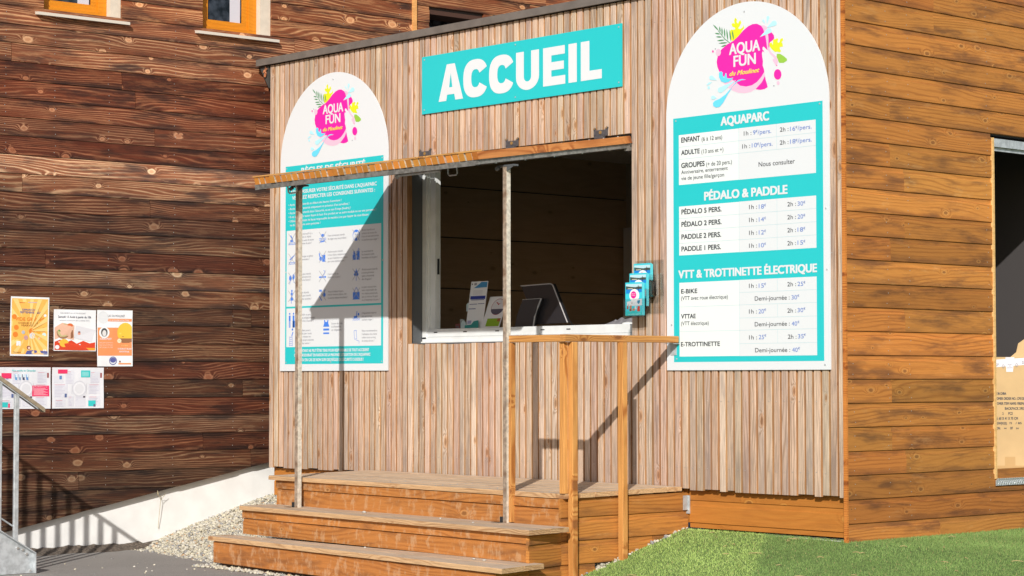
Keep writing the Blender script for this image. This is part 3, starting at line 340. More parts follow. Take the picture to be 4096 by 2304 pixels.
def turf(name, n, region, colf, hmin, hmax, wd, seed, label):
    rng = np.random.default_rng(seed); V = []; C = []
    while len(V) < n:
        x, y = region(rng)
        if not inlawn(x, y): continue
        V.append((x, y))
    V = np.array(V); n = len(V); z = np.array([zgrass(a, b) for a, b in V])
    ang = rng.uniform(0, 2*np.pi, n); h = rng.uniform(hmin, hmax, n); lean = rng.uniform(.1, .85, n)*h; la = rng.uniform(0, 2*np.pi, n)
    ww = wd*rng.uniform(.7, 1.3, n)
    b0 = np.stack([V[:,0]-np.cos(ang)*ww, V[:,1]-np.sin(ang)*ww, z-.002], 1); b1 = np.stack([V[:,0]+np.cos(ang)*ww, V[:,1]+np.sin(ang)*ww, z-.002], 1)
    tp = np.stack([V[:,0]+np.cos(la)*lean, V[:,1]+np.sin(la)*lean, z+h], 1)
    co = np.stack([b0, b1, tp], 1).reshape(-1, 3)
    me = bpy.data.meshes.new(name); me.vertices.add(3*n); me.vertices.foreach_set('co', co.ravel().astype(np.float32))
    me.loops.add(3*n); me.loops.foreach_set('vertex_index', np.arange(3*n, dtype=np.int32)); me.polygons.add(n)
    me.polygons.foreach_set('loop_start', np.arange(0, 3*n, 3, dtype=np.int32)); me.update(calc_edges=True)
    ca = me.color_attributes.new('tint', 'FLOAT_COLOR', 'POINT'); cols = np.ones((n, 3, 4), np.float32)
    cc = colf(rng, V, n); cols[:, :, :3] = cc[:, None, :]
    ca.data.foreach_set('color', cols.ravel()); me.materials.append(M_BLADE)
    o = bpy.data.objects.new(name, me); o['kind'] = 'stuff'; o['label'] = label; o['category'] = 'grass'; return link(o)
M_BLADE = mat_blade()
def colgrass(rng, V, n):
    sm = V[:,0]+.655 - 1.654*(-V[:,1])/2.2 + .02*np.sin(V[:,1]*23)
    k = np.clip(sm/.05+.5, 0, 1)[:, None]
    t = rng.uniform(0, 1, n)[:, None]
    pat = (.5+.5*np.sin(V[:,0]*5.1+V[:,1]*2.3)*np.sin(V[:,0]*2.2-V[:,1]*6.1))[:, None]
    la = np.array([.29,.43,.085])*(1-t)+np.array([.50,.64,.20])*t; da = np.array([.13,.23,.050])*(1-t)+np.array([.27,.38,.12])*t
    c = la*(1-k)+da*k
    c = c*(.86+.28*pat)
    dry = (rng.uniform(0, 1, n) < .03)[:, None]
    return np.where(dry, np.array([.45,.38,.16])*np.ones((n,3)), c)
def reg_near(rng):
    while True:
        x = rng.uniform(-1.37, 3.2); y = rng.uniform(-4.2, 2.3)
        if x - .95*y < 6.4 : return x, y
turf('turf_grass', 420000, reg_near, colgrass, .006, .015, .0017, 1, 'short artificial grass of two greens sloping down from the timber kiosk')
def reg_far(rng): return rng.uniform(-1.3, 9), rng.uniform(-9, 8)
# pine needles and straw on the turf
mb = MB(); rs = random.Random(5)
for i in range(110):
    x = rs.uniform(-1.3, 3); y = rs.uniform(-2.2, .0) if rs.random() < .7 else rs.uniform(-3.5, 2)
    if not inlawn(x, y): continue
    a = rs.uniform(0, 6.28); l = rs.uniform(.015, .05); z = zgrass(x, y)+.014
    mb.tube([(x,y,z),(x+l*math.cos(a),y+l*math.sin(a),z+.004),(x+1.7*l*math.cos(a+.3),y+1.7*l*math.sin(a+.3),z)], .0018, 4)
o = mb.build('dry_needles', flat('dry_straw', (.50,.36,.17), .8)); o['kind'] = 'stuff'; tag(o, 'dry pine needles and straw scattered over the turf', 'debris')
# ---- gravel bank between concrete base and stairs
def zbank(x, y):
    y0 = -1.02 - .36*(x+6.3)/1.9
    t = (y-y0)/(.20-y0); t = min(1, max(0, t)); t = t**.9
    return -.345 + .385*t
M_GBASE = flat('gravel_bed', (.42,.38,.31), .95, .35, 60, .6)
grid('gravel_bank', -6.36, -4.2, -1.75, .6, 40, 46, lambda x, y: zbank(x, y)-.012, M_GBASE, lambda x, y: y > -1.12-.36*(x+6.3)/1.9, .006)
def mat_stone():
    m, nt, p = newmat('limestone_gravel'); L = nt.links.new
    at = N(nt, "ShaderNodeAttribute"); at.attribute_name = 'tint'; tc = N(nt, "ShaderNodeTexCoord")
    no = N(nt, "ShaderNodeTexNoise"); no.inputs['Scale'].default_value = 120; L(tc.outputs['Object'], no.inputs['Vector'])
    L(mixc(nt, mth(nt, 'MULTIPLY', no.outputs[0], .5), at.outputs['Color'], (.30,.27,.22)), p.inputs['Base Color']); p.inputs['Roughness'].default_value = .85; return m
M_STONE = mat_stone()
ICO = None
def stones(name, pts, smin, smax, seed, label, group=None):
    bm = bmesh.new(); bmesh.ops.create_icosphere(bm, subdivisions=1, radius=1); bv = np.array([v.co[:] for v in bm.verts]); bf = np.array([[v.index for v in f.verts] for f in bm.faces]); bm.free()
    rng = np.random.default_rng(seed); n = len(pts); nv = len(bv)
    co = np.zeros((n, nv, 3), np.float32); cols = np.ones((n, nv, 4), np.float32)
    for i, p in enumerate(pts):
        s = rng.uniform(smin, smax)*(rng.uniform(.6, 1.5)); q = bv*rng.uniform(.72, 1.28, (nv, 1))*np.array([1, rng.uniform(.6,1), rng.uniform(.45,.8)])*s
        e = Matrix.Rotation(rng.uniform(0, 6.28), 3, 'Z') @ Matrix.Rotation(rng.uniform(-.6, .6), 3, 'X'); q = q @ np.array(e).T
        co[i] = q + np.array(p); g = rng.uniform(.38, .72); wm = rng.uniform(0, 1)
        c = np.array([g, g*(.95-.06*wm), g*(.84-.22*wm)])
        if rng.uniform() < .04: c = np.array([.50,.30,.15])
        if rng.uniform() < .12: c = np.array([.24,.24,.25])
        cols[i, :, :3] = c
    f = (bf[None]+(np.arange(n)*nv)[:, None, None]).reshape(-1)
    me = bpy.data.meshes.new(name); me.vertices.add(n*nv); me.vertices.foreach_set('co', co.ravel()); me.loops.add(len(f)); me.loops.foreach_set('vertex_index', f.astype(np.int32))
    me.polygons.add(len(f)//3); me.polygons.foreach_set('loop_start', np.arange(0, len(f), 3, dtype=np.int32)); me.update(calc_edges=True)
    ca = me.color_attributes.new('tint', 'FLOAT_COLOR', 'POINT'); ca.data.foreach_set('color', cols.ravel()); me.materials.append(M_STONE)
    o = bpy.data.objects.new(name, me); o['kind'] = 'stuff'; tag(o, label, 'gravel'); return link(o)
rs = random.Random(3); pts = []
while len(pts) < 15000:
    x = rs.uniform(-6.34, -4.2); y = rs.uniform(-1.8, .35); y0 = -1.05 - .36*(x+6.3)/1.9
    if y < y0 - abs(rs.gauss(0, .05)): continue
    if y > -1.05 and x > -4.42: continue
    pts.append((x, y, zbank(x, y)+rs.uniform(-.006, .006)))
stones('gravel', pts, .006, .0135, 2, 'pale limestone gravel heaped between the concrete base and the stairs')
pts = []
while len(pts) < 1500:                                         # loose stones along the foot of the lowest step and under the side boards
    k = rs.random()
    if k < .45: x = rs.uniform(-4.42, -1.3); y = -1.60-.07*(x+4.4)+rs.gauss(0, .03)
    elif k < .85: y = rs.uniform(-1.6, .04); x = -1.40+rs.uniform(-.09, .055)
    else: x = rs.uniform(-4.60, -4.45); y = rs.uniform(-1.68, -1.3)
    z = zasph(x, y) + .008
    if x > -1.5 and y > -1.62: z = zgrass(-1.37, y)+.002+rs.uniform(-.012, .01)
    pts.append((x, y, z))
stones('loose_gravel', pts, .008, .016, 4, 'loose pale stones spilling out under the lowest step and the side boards')
pts = [(rs.uniform(-6.3, -2), rs.uniform(-4.2, -1.7), -.337) for i in range(150)] + [(rs.uniform(-6.3,-5.3), -1.1+rs.uniform(-.12,.12)-.34*(0), -.335) for i in range(60)]
stones('scattered_stones', pts, .003, .010, 6, 'small stones scattered over the asphalt in front of the dark wall')
# dirt strip where asphalt meets the concrete base
AZ = R(2.6); DW = Vector((math.sin(AZ), math.cos(AZ), 0)); NW = Vector((math.cos(AZ), -math.sin(AZ), 0)); PW = Vector((-6.25, 0, 0))
def WP(s, z, off=0.0): q = PW + DW*s + NW*off; return Vector((q.x, q.y, z))
mb = MB(); rr = random.Random(8)
up = []; lo = []
for i in range(60):
    s = -3.2+2.6*i/59; up.append(WP(s, -.30+.02*rr.random(), -.02)); lo.append(WP(s, -.3395, .10+.05*rr.random()+.04*math.sin(i*.5)))
for i in range(59): mb.add([lo[i], lo[i+1], up[i+1], up[i]], [(0,1,2,3)])
o = mb.build('soil_strip', flat('dark_soil', (.11,.085,.065), .95, .5, 60, .8), smooth=True); o['kind'] = 'structure'
# ================================================================== TIMBER BUILDING ON THE LEFT
bld = thing('timber_building', WP(-1, -.34), 'large old timber building with dark brown horizontal boards on a sloping concrete base', 'building')
PB = .1435
def ship_profile(p, band=.030, rec=.009, th=.022, bev=.003):
    return [(th, 0), (bev, 0), (0, bev), (0, p-band-.006), (rec*.4, p-band-.003), (rec, p-band), (rec, p-.001), (th, p-.001)]
def ship_mesh(L, p, **k):
    pr = ship_profile(p, **k); mb = MB(); n = len(pr)
    vs = [(0, y, z) for y, z in pr] + [(L, y, z) for y, z in pr]
    return mb.add(vs, [tuple(range(n)), tuple(range(2*n-1, n-1, -1))] + [(i, n+i, n+(i+1)%n, (i+1)%n) for i in range(n)]).mesh('cladding_board')
def plinth_z(s): return .283 + .1985*(s-.0)*1.0
def cut_mesh(me, co, no):
    bm = bmesh.new(); bm.from_mesh(me); g = bm.verts[:]+bm.edges[:]+bm.faces[:]
    r = bmesh.ops.bisect_plane(bm, geom=g, plane_co=co, plane_no=no, clear_inner=True)
    bmesh.ops.holes_fill(bm, edges=[e for e in bm.edges if e.is_boundary]); bm.to_mesh(me); n = len(bm.faces); bm.free(); return n
holes = [(-1.93, -1.25, 3.86, 5.4), (-.50, .165, 3.86, 5.4), (1.83, 2.45, 3.6, 4.28)]
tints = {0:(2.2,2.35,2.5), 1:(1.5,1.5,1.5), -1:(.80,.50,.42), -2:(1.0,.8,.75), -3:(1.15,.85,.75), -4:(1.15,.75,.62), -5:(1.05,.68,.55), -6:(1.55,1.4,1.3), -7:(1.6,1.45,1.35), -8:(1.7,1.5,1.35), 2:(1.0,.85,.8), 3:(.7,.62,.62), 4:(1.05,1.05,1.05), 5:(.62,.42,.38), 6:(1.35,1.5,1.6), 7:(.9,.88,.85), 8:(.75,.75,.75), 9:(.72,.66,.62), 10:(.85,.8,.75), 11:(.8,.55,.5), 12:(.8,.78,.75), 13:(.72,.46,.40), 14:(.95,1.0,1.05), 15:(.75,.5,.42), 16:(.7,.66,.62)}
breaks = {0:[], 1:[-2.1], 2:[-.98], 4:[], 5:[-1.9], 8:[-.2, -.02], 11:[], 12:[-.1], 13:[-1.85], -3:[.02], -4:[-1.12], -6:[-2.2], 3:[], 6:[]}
SB0, SB1 = -6.6, 4.6; rb = random.Random(11)
nails = MB()
for k in range(-17, 25):
    ztop = 2.723 - k*PB; zb = ztop-PB
    cuts = [SB0] + [b for b in breaks.get(k, [rb.uniform(-2.0, .4)] if rb.random() < .5 else [])]
    cuts += [-4.2+rb.uniform(-.6,.6), 1.65, 3.1+rb.uniform(-.3,.3), SB1]; cuts = sorted(cuts)
    for a, b in zip(cuts[:-1], cuts[1:]):
        segs = [(a, b)]
        for h in holes:
            if zb+.06 < h[3] and ztop-.06 > h[2]:
                segs = [q for s in segs for q in ((s[0], min(s[1], h[0])), (max(s[0], h[1]), s[1])) if q[1]-q[0] > .02 and (q[0] < h[0] or q[1] > h[1])]
        for (s0, s1) in segs:
            if plinth_z(s0) > ztop-.01: continue
            me = ship_mesh(s1-s0-.004, PB, rec=.0078, th=.030, bev=.0025)
            if plinth_z(s1) > zb:
                ang = math.atan(.1985)
                if cut_mesh(me, (0, 0, plinth_z(s0)-zb), (-math.sin(ang), 0, math.cos(ang))) < 3: continue
            me.materials.append(M_DARK)
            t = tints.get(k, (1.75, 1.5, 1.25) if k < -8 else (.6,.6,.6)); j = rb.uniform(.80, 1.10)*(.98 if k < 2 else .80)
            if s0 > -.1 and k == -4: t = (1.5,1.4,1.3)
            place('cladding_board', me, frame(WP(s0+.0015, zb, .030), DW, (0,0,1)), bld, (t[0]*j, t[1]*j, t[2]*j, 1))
    for sn in [-2.25,-1.83,-1.36,-.76,-.20,.10, .9, 1.5]:
        if plinth_z(sn) > zb: continue
        if any(h[0] < sn < h[1] and h[2]-.05 < zb+.07 < h[3] for h in holes): continue
        for dz in (.035, .088):
            c = WP(sn+rb.uniform(-.008,.008), zb+dz, .0315); nails.prism([c+DW*(.0033*math.cos(q))+Vector((0,0,.0033*math.sin(q))) for q in [i*math.pi/3 for i in range(6)]], NW*.001)
o = nails.build('nail_heads', M_SCREW, bld); o['kind'] = 'stuff'
# concrete base (cut flush behind the cladding) and the wall body
mb = MB(); rg = []
for s in (SB0, 4.4): rg.append(s)
mb.add([WP(SB0,-.9,-.03), WP(4.4,-.9,-.03), WP(4.4,plinth_z(4.4)+.12,-.03), WP(SB0,plinth_z(SB0)+.12,-.03), WP(SB0,-.9,-.35), WP(4.4,-.9,-.35), WP(4.4,plinth_z(4.4)+.12,-.35), WP(SB0,plinth_z(SB0)+.12,-.35)],
       [(0,1,2,3),(4,7,6,5),(0,4,5,1),(3,2,6,7),(0,3,7,4),(1,5,6,2)])
mb.build('concrete_base', M_CONC, bld)
mb = MB()
def wbox(s0, s1, z0, z1, o0, o1, m=0):
    mb.prism([WP(s0,z0,o0), WP(s1,z0,o0), WP(s1,z1,o0), WP(s0,z1,o0)], NW*(o1-o0), m)
wbox(-6.6, 4.6, .9, 3.6, -.35, -.002); wbox(-6.6, -1.93, 3.6, 5.15, -.35, -.002); wbox(-1.25, -.50, 3.6, 5.15, -.35, -.002); wbox(.165, 1.83, 3.6, 5.15, -.35, -.002); wbox(2.45, 4.6, 3.6, 5.15, -.35, -.002); wbox(1.83, 2.45, 4.28, 5.15, -.35,-.002); wbox(-1.93,-1.25,3.6,3.80,-.35,-.002); wbox(-.5,.165,3.6,3.80,-.35,-.002)
wbox(-6.6, 4.6, -.3, 5.15, -.60, -.36)
mb.build('wall_core', flat('wall_core', (.05,.035,.03), .9), bld)
mb = MB(); mb.prism([WP(-6.9,5.16,.7), WP(4.9,5.16,.7), WP(4.9,5.32,.7), WP(-6.9,5.32,.7)], -NW*4.0); mb.build('roof_eave', M_TRIM, bld)
mb = MB(); wbox(1.632, 1.672, 3.3, 5.14, .031, .052); mb.build('corner_batten', M_POST, bld, color=(1.2,1.3,1.6,1))
for (s0, s1, fr1) in [(-1.93, -1.25, -1.345), (-.50, .165, .062)]:
    mb = MB()                                              # orange frame: outer frame and casement, set back in the reveal
    def fbox(a, b, z0, z1, o0, o1): mb.prism([WP(a,z0,o0), WP(b,z0,o0), WP(b,z1,o0), WP(a,z1,o0)], NW*(o1-o0))
    fbox(s0+.001, fr1, 3.862, 3.905, -.10, -.045); fbox(fr1-.075, fr1, 3.906, 5.14, -.10, -.045); fbox(s0+.001, s0+.06, 3.906, 5.14, -.10, -.045)
    fbox(s0+.061, fr1-.076, 3.906, 3.962, -.095, -.060); fbox(fr1-.125, fr1-.076, 3.963, 5.14, -.095, -.060); fbox(s0+.061, s0+.10, 3.963, 5.14, -.095, -.060)
    wf = mb.build('window', M_ORANGE, bld)
    mb = MB(); fbox(s0+.10, fr1-.126, 3.963, 5.14, -.082, -.078); mb.build('pane', M_PANE, wf)
    mb = MB(); fbox(fr1-.24, fr1-.14, 3.963, 5.14, -.0779, -.0765); mb.build('curtain', M_CURT, wf)
    mb = MB(); fbox(fr1+.001, s1-.001, 3.862, 5.14, -.10, .012); fbox(fr1-.004, fr1+.0, 3.862, 5.14, -.13,-.101); mb.build('reveal', M_RENDER, wf)
    mb = MB(); mb.add([WP(s0-.075,3.858,-.10), WP(s1+.045,3.858,-.10), WP(s1+.045,3.835,.085), WP(s0-.075,3.835,.085), WP(s0-.075,3.838,-.10), WP(s1+.045,3.838,-.10), WP(s1+.045,3.812,.085), WP(s0-.075,3.812,.085)],
        [(0,3,2,1),(4,5,6,7),(3,7,6,2),(0,1,5,4),(0,4,7,3),(1,2,6,5)]); mb.build('sill', flat('beige_metal_sill', (.60,.54,.46), .5), wf)
mb = MB()
def fbox(a, b, z0, z1, o0, o1): mb.prism([WP(a,z0,o0), WP(b,z0,o0), WP(b,z1,o0), WP(a,z1,o0)], NW*(o1-o0))
fbox(1.832, 2.448, 3.62, 4.278, -.30, -.27); wf = mb.build('window', M_PANE, bld)
mb = MB(); fbox(1.832, 2.448, 4.24, 4.279, -.25, .0); mb.build('lintel', flat('dark_lintel', (.06,.025,.015), .7), wf)
# ================================================================== KIOSK
kio = thing('reception_kiosk', (-3, 1.0, 0), 'timber reception kiosk clad in grey vertical slats with an open serving window', 'kiosk')
OPX0, OPX1, OPZ0, OPZ1 = -4.25, -1.825, 1.275, 2.665
def slat_mesh(L, w=.0505, d=.040, lean=.012, name='slat'):
    """local X along the slat, Z across (to the left when it stands on the front wall), Y inward"""
    mb = MB(); b = .0025
    pr = [(0,-b),(0,-w+b),(b,-w),(d,-w-lean),(d,-lean),(b,0)]     # (y, z)
    n = len(pr); vs = [(0,y,z) for y,z in pr]+[(L,y,z) for y,z in pr]
    mats = [0,0,1,1,1,0]
    mb.add(vs, [tuple(range(n)), tuple(range(2*n-1,n-1,-1))], 1)
    for i in range(n): mb.add([vs[i],vs[(i+1)%n],vs[n+(i+1)%n],vs[n+i]], [(0,3,2,1)], mats[i])
    me = mb.mesh(name); me.materials.append(M_SLAT); me.materials.append(M_SLATSIDE); return me
rk = random.Random(21); _sm = {}
def slat(x, z0, z1, col=None):
    L = round(z1-z0, 2)
    if L not in _sm: _sm[L] = slat_mesh(L)
    j = rk.uniform(.86, 1.12); g = rk.uniform(.93, 1.06)
    wtone = rk.random()
    c = (j*1.0, j*g, j*g*(1.03 if wtone < .4 else .97), 1)
    return place('slat', _sm[L], frame((x, rk.uniform(0,.003), z1-L), (0,0,1), (-1,0,0)), kio, col or c)
PX = .0661; n = 91; nails2 = MB()
def nail(x, z): nails2.prism([(x+.0030*math.cos(q), -.0012, z+.0030*math.sin(q)) for q in [i*math.pi/3 for i in range(6)]], (0, .004, 0))
for i in range(n):
    x = -.050 - i*PX                       # left edge of the slat's face
    zb = .285 + rk.uniform(-.006, .008) - (.010 if x > -1.4 else 0)
    mx = x+.0235
    if OPX0 < mx < OPX1:
        slat(x, zb, 1.265+rk.uniform(-.004,.004)); slat(x, 2.672, 3.583)
        zz = [.42, .86, 1.23, 2.80, 3.35]
    else:
        slat(x, zb, 3.583); zz = [.42, .86, 1.30, 1.78, 2.30, 2.86, 3.4]
    for z in zz:
        if rk.random() < .9: nail(mx+rk.uniform(-.007,.007), z+rk.uniform(-.004,.004))
o = nails2.build('screw_heads', M_SCREW, kio); o['kind'] = 'stuff'
mb = MB(); mb.box((-.0005,-.020,-.02),(.026,-.0055,3.586)); mb.build('corner_strip', M_POST, kio, color=(.95,.72,.5,1))
# shell: front, floor, ceiling, sides, back
mb = MB(); Y0, Y1 = .045, .21
mb.box((-6.02,Y0,.28),(OPX0-.03,Y1,3.58)); mb.box((OPX1+.03,Y0,.28),(-.03,Y1,3.58)); mb.box((OPX0-.03,Y0,.28),(OPX1+.03,Y1,OPZ0-.02)); mb.box((OPX0-.03,Y0,OPZ1+.03),(OPX1+.03,Y1,3.58))
mb.build('front_shell', M_BLACK, kio)
def pan(nm, a, b, mat=M_INT, along=(0,1,0)):
    m = MB(); m.box(a, b); return m.build(nm, mat, kio)
for k in range(7):                         # interior panels of the left wall, joints recessed
    z0 = .46+.446*k-.0; L = 3.9
    z0 = 1.797-.446*3+.446*k; z1 = min(z0+.438, 3.03)
    if z1-z0 < .03: continue
    m = MB(); m.box((0,0,.003),(3.84,.03,z1-z0)); me = m.mesh('wall_panel'); me.materials.append(M_INT); place('wall_panel', me, frame((-5.9,.215,z0), (0,1,0), (0,0,1)), kio)
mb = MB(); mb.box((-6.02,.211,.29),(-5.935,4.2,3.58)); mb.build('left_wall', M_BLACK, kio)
pan('added_partition', (-2.1,2.88,.34),(-.11,2.93,3.02), flat('partition_shade', (.05,.045,.045), .8)); pan('back_wall', (-5.93,4.05,.30),(-.05,4.12,3.05), flat('interior_back', (.42,.34,.27), .8))  # dark partition added over the sunlit back wall to keep the doorway dark
mb = MB(); mb.box((-5.87,3.98,.34),(-5.0,4.03,2.42)); mb.build('interior_door', flat('interior_grey_door', (.55,.53,.54), .6), kio)
pan('ceiling', (-5.93,.215,3.03),(-.05,4.12,3.07), flat('interior_ceiling', (.65,.60,.55), .8)); pan('floor', (-5.93,.215,.26),(-.02,4.2,.335), flat('interior_floor', (.45,.36,.27), .7, .2, 8))
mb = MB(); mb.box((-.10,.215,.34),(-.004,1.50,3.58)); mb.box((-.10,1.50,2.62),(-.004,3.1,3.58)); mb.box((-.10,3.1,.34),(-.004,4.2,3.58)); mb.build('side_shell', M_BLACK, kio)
mb = MB(); mb.box((-6.02,4.13,.29),(-.004,4.2,3.58)); mb.build('rear_shell', M_SIDE, kio)
mb = MB(); mb.box((-6.16,-.030,3.605),(.045,4.3,3.640)); mb.box((-6.16,-.032,3.588),(.047,-.012,3.6425)); mb.box((.030,-.011,3.588),(.047,4.3,3.6425)); mb.box((-6.16,-.011,3.588),(-6.145,4.3,3.6425)); mb.build('roof_edge', M_TRIM, kio)
mb = MB(); mb.prism([(-6.155,.0,3.587),(-6.023,.0,3.587),(-6.023,.0,3.40)], (0,4.2,0)); mb.build('soffit_shade_wedge', flat('soffit_shade', (.05,.045,.04), .8), kio)  # wedge for the overhang's underside, its shade put into the dark colour
# side wall facing the lawn: boards of one pitch, cut round the doorway
PS = .148; DY0, DY1 = 1.512, 3.05; rsb = random.Random(5)
base = .113 + .0
for k in range(-1, 24):
    zb = base + PS*k; h = PS
    if zb > 3.55: continue
    if k == -1: zb = -.034
    segs = [(-.004, 4.25)]
    if zb+.04 > .34 and zb+h-.03 < 2.60: segs = [(-.004, DY0), (DY1, 4.25)]
    if zb > 2.45 and zb+h-.03 < 2.60: pass
    for a, b in segs:
        cuts = [a, b]
        if a < 1 and rsb.random() < .38 and k not in (0,): cuts = [a, (.575 if k % 2 == 0 else .433) if zb < 2.75 else .896, b]
        if k == -1: cuts = [a, .92, b]
        if b-a > 3 and len(cuts) < 4: cuts = sorted(cuts+[2.4+rsb.uniform(-.5,.5)])
        for s0, s1 in zip(cuts[:-1], cuts[1:]):
            me = ship_mesh(s1-s0-.002, h, band=.029, rec=.0085, th=.028, bev=.003); me.materials.append(M_SIDE)
            j = rsb.choice([.80,.90,.98,1.06,1.16])*rsb.uniform(.95,1.05); g = rsb.uniform(.90,1.10)
            place('side_board', me, frame((.022, s0+.001, zb), (0,1,0), (0,0,1)), kio, (j, j*g, j*g, 1))
mb = MB(); mb.box((-.003,-.003,-.02),(-.0005+.0,.02,3.58)); 
sn = MB()
for k in range(0, 23):
    zb = base + PS*k
    for yy in (.06, .40, .62, 1.46, 2.2, 3.3):
        if DY0 < yy < DY1 and .34 < zb+.07 < 2.6: continue
        for dz in (.03, .095):
            y_ = yy+rsb.uniform(-.012,.012); sn.prism([(.0218, y_+.0032*math.cos(q), zb+dz+.0032*math.sin(q)) for q in [i*math.pi/3 for i in range(6)]], (.0014,0,0))
o = sn.build('screw_heads', M_SCREW, kio); o['kind'] = 'stuff'
# door lining and threshold
mb = MB(); mb.box((-.10,DY0-.001,.345),(.031,DY0+.018,2.60)); mb.build('door_lining', wood('pale_lining', (.66,.42,.17),(.5,.3,.1),(.3,.2,.1),(.5,.3,.12),kprob=2,blotch=.2), kio)
mb = MB(); mb.box((-.06,DY0+.019,2.545),(.010,DY1,2.60)); mb.box((-.02,DY0+.019,2.52),(-.01,DY1,2.543)); mb.build('door_head', M_GALV, kio)
def mat_tread():
    m, nt, p = newmat('checker_plate'); L = nt.links.new
    tc = N(nt, "ShaderNodeTexCoord"); mp = N(nt, "ShaderNodeMapping"); mp.inputs['Rotation'].default_value = (R(0), R(0), R(45)); mp.inputs['Scale'].default_value = (30, 70, 70); L(tc.outputs['Object'], mp.inputs[0])
    v = N(nt, "ShaderNodeTexVoronoi"); v.inputs['Scale'].default_value = 1; v.inputs['Randomness'].default_value = .1; L(mp.outputs[0], v.inputs['Vector'])
    p.inputs['Metallic'].default_value = .7; p.inputs['Roughness'].default_value = .3; p.inputs['Base Color'].default_value = (.68,.70,.71,1)
    b = N(nt, "ShaderNodeBump"); b.inputs['Strength'].default_value = .8; b.inputs['Distance'].default_value = .004; L(sstep(nt, v.outputs['Distance'], .45, .2), b.inputs['Height']); L(b.outputs[0], p.inputs['Normal']); return m
mb = MB(); mb.box((-.12,DY0+.019,.336),(.034,DY1,.346)); mb.box((.030,DY0-.002,.300),(.0345,DY1,.3355))
for i in range(24):                        # raised lozenges on the folded edge of the plate
    y = DY0+.02+i*.026; mb.prism([(.0346,y,.306),(.0346,y+.004,.306),(.0346,y+.020,.330),(.0346,y+.016,.330)], (.0022,0,0))
mb.build('threshold_plate', mat_tread(), kio)
mb = MB(); mb.box((-.9,2.95,.34),(-.86,4.04,3.02)); 
# skirt under the slats
rsk = random.Random(9)
for zb, L0, L1 in [(.203, -1.36, -.001), (.0565, -1.36, -.001), (-.0905+.115, 0, 0), (.203, -6.0, -1.372), (.0565,-6.0,-1.372)]:
    if L1 == L0: continue
    me = ship_mesh(L1-L0, .147, band=.030, rec=.007, th=.03); me.materials.append(M_SKIRT); place('skirt_board', me, frame((L0, .056, zb), (1,0,0), (0,0,1)), kio)
me = MB().box((0,0,0),(1.36,.022,.031)).mesh('skirt_board'); me.materials.append(M_SKIRT); place('skirt_board', me, frame((-1.361,.064,.025),(1,0,0),(0,0,1)), kio)
mb = MB(); mb.box((-6.0,.09,-.36),(-1.6,.2,.28)); mb.box((-1.5,.35,-.36),(-.02,.45,.28)); mb.box((-.02,.06,-.3),(-.005,4.2,.28)); mb.build('foundation', M_BLACK, kio)
mb = MB(); mb.box((-.78,.10,-.02),(-.006,.30,.012)); mb.build('base_slab', M_CONC, kio)
mb = MB(); mb.box((-1.388,.046,.115),(-1.352,.0548,.235)); mb.box((-1.366,-.0,.14),(-1.3625,.0455,.235))
for z in (.135,.165,.20,.222):
    mb.prism([(-1.361+.004*math.cos(q), .0445, z+.004*math.sin(q)) for q in [i*math.pi/3 for i in range(6)]], (0,.0014,0))
mb.build('joist_bracket', M_GALV, kio)
# serving window: reveal, frame, tracks
mb = MB()
mb.box((OPX0-.028,.041,OPZ0-.018),(OPX0,.34,OPZ1)); mb.box((OPX0,.041,OPZ0-.018),(OPX1,.34,OPZ0)); mb.box((OPX0,.041,OPZ1),(OPX1,.34,OPZ1+.025)); mb.box((OPX1,.041,OPZ0-.018),(OPX1+.028,.34,OPZ1)); mb.build('window_reveal', M_DGREY, kio)
mb = MB(); yw = .20
mb.box((OPX0+.001,yw-.03,OPZ0+.032),(OPX0+.045,yw+.09,OPZ1-.001)); mb.box((OPX0+.046,yw-.012,OPZ0+.11),(OPX0+.062,yw+.07,OPZ1-.001)); mb.box((OPX0+.063,yw+.0,OPZ0+.11),(OPX0+.120,yw+.05,OPZ1-.001))
mb.box((OPX0+.001,yw-.03,OPZ0+.033-.02),(OPX1-.001,yw+.06,OPZ0+.045)); mb.bbox((OPX0+.046,yw-.022,OPZ0+.046),(OPX1-.001,yw+.07,OPZ0+.108), .004); mb.box((OPX0-.01+.012,yw-.045,OPZ0+.002),(OPX1-.001,yw+.02,OPZ0+.0125))
mb.box((OPX0+.002,yw-.03,OPZ1-.05),(OPX1-.001,yw+.09,OPZ1-.002))
wf = mb.build('window_frame', M_FRAME, kio)
mb = MB()
for x in (-4.12,-3.78,-3.42,-2.93,-2.66): mb.box((x,yw-.0235,OPZ0+.078),(x+.04,yw-.0221,OPZ0+.086))
mb.build('drain_slot', M_BLACK, wf)
mb = MB(); mb.box((OPX0+.1205,yw+.018,1.80),(OPX0+.128,yw+.034,1.92)); mb.build('catch', M_BLACK, wf)
mb = MB(); mb.box((-5.6,.345,1.355),(OPX1+.9,.95,1.385)); mb.build('counter', flat('counter_top', (.30,.27,.25), .5), kio)
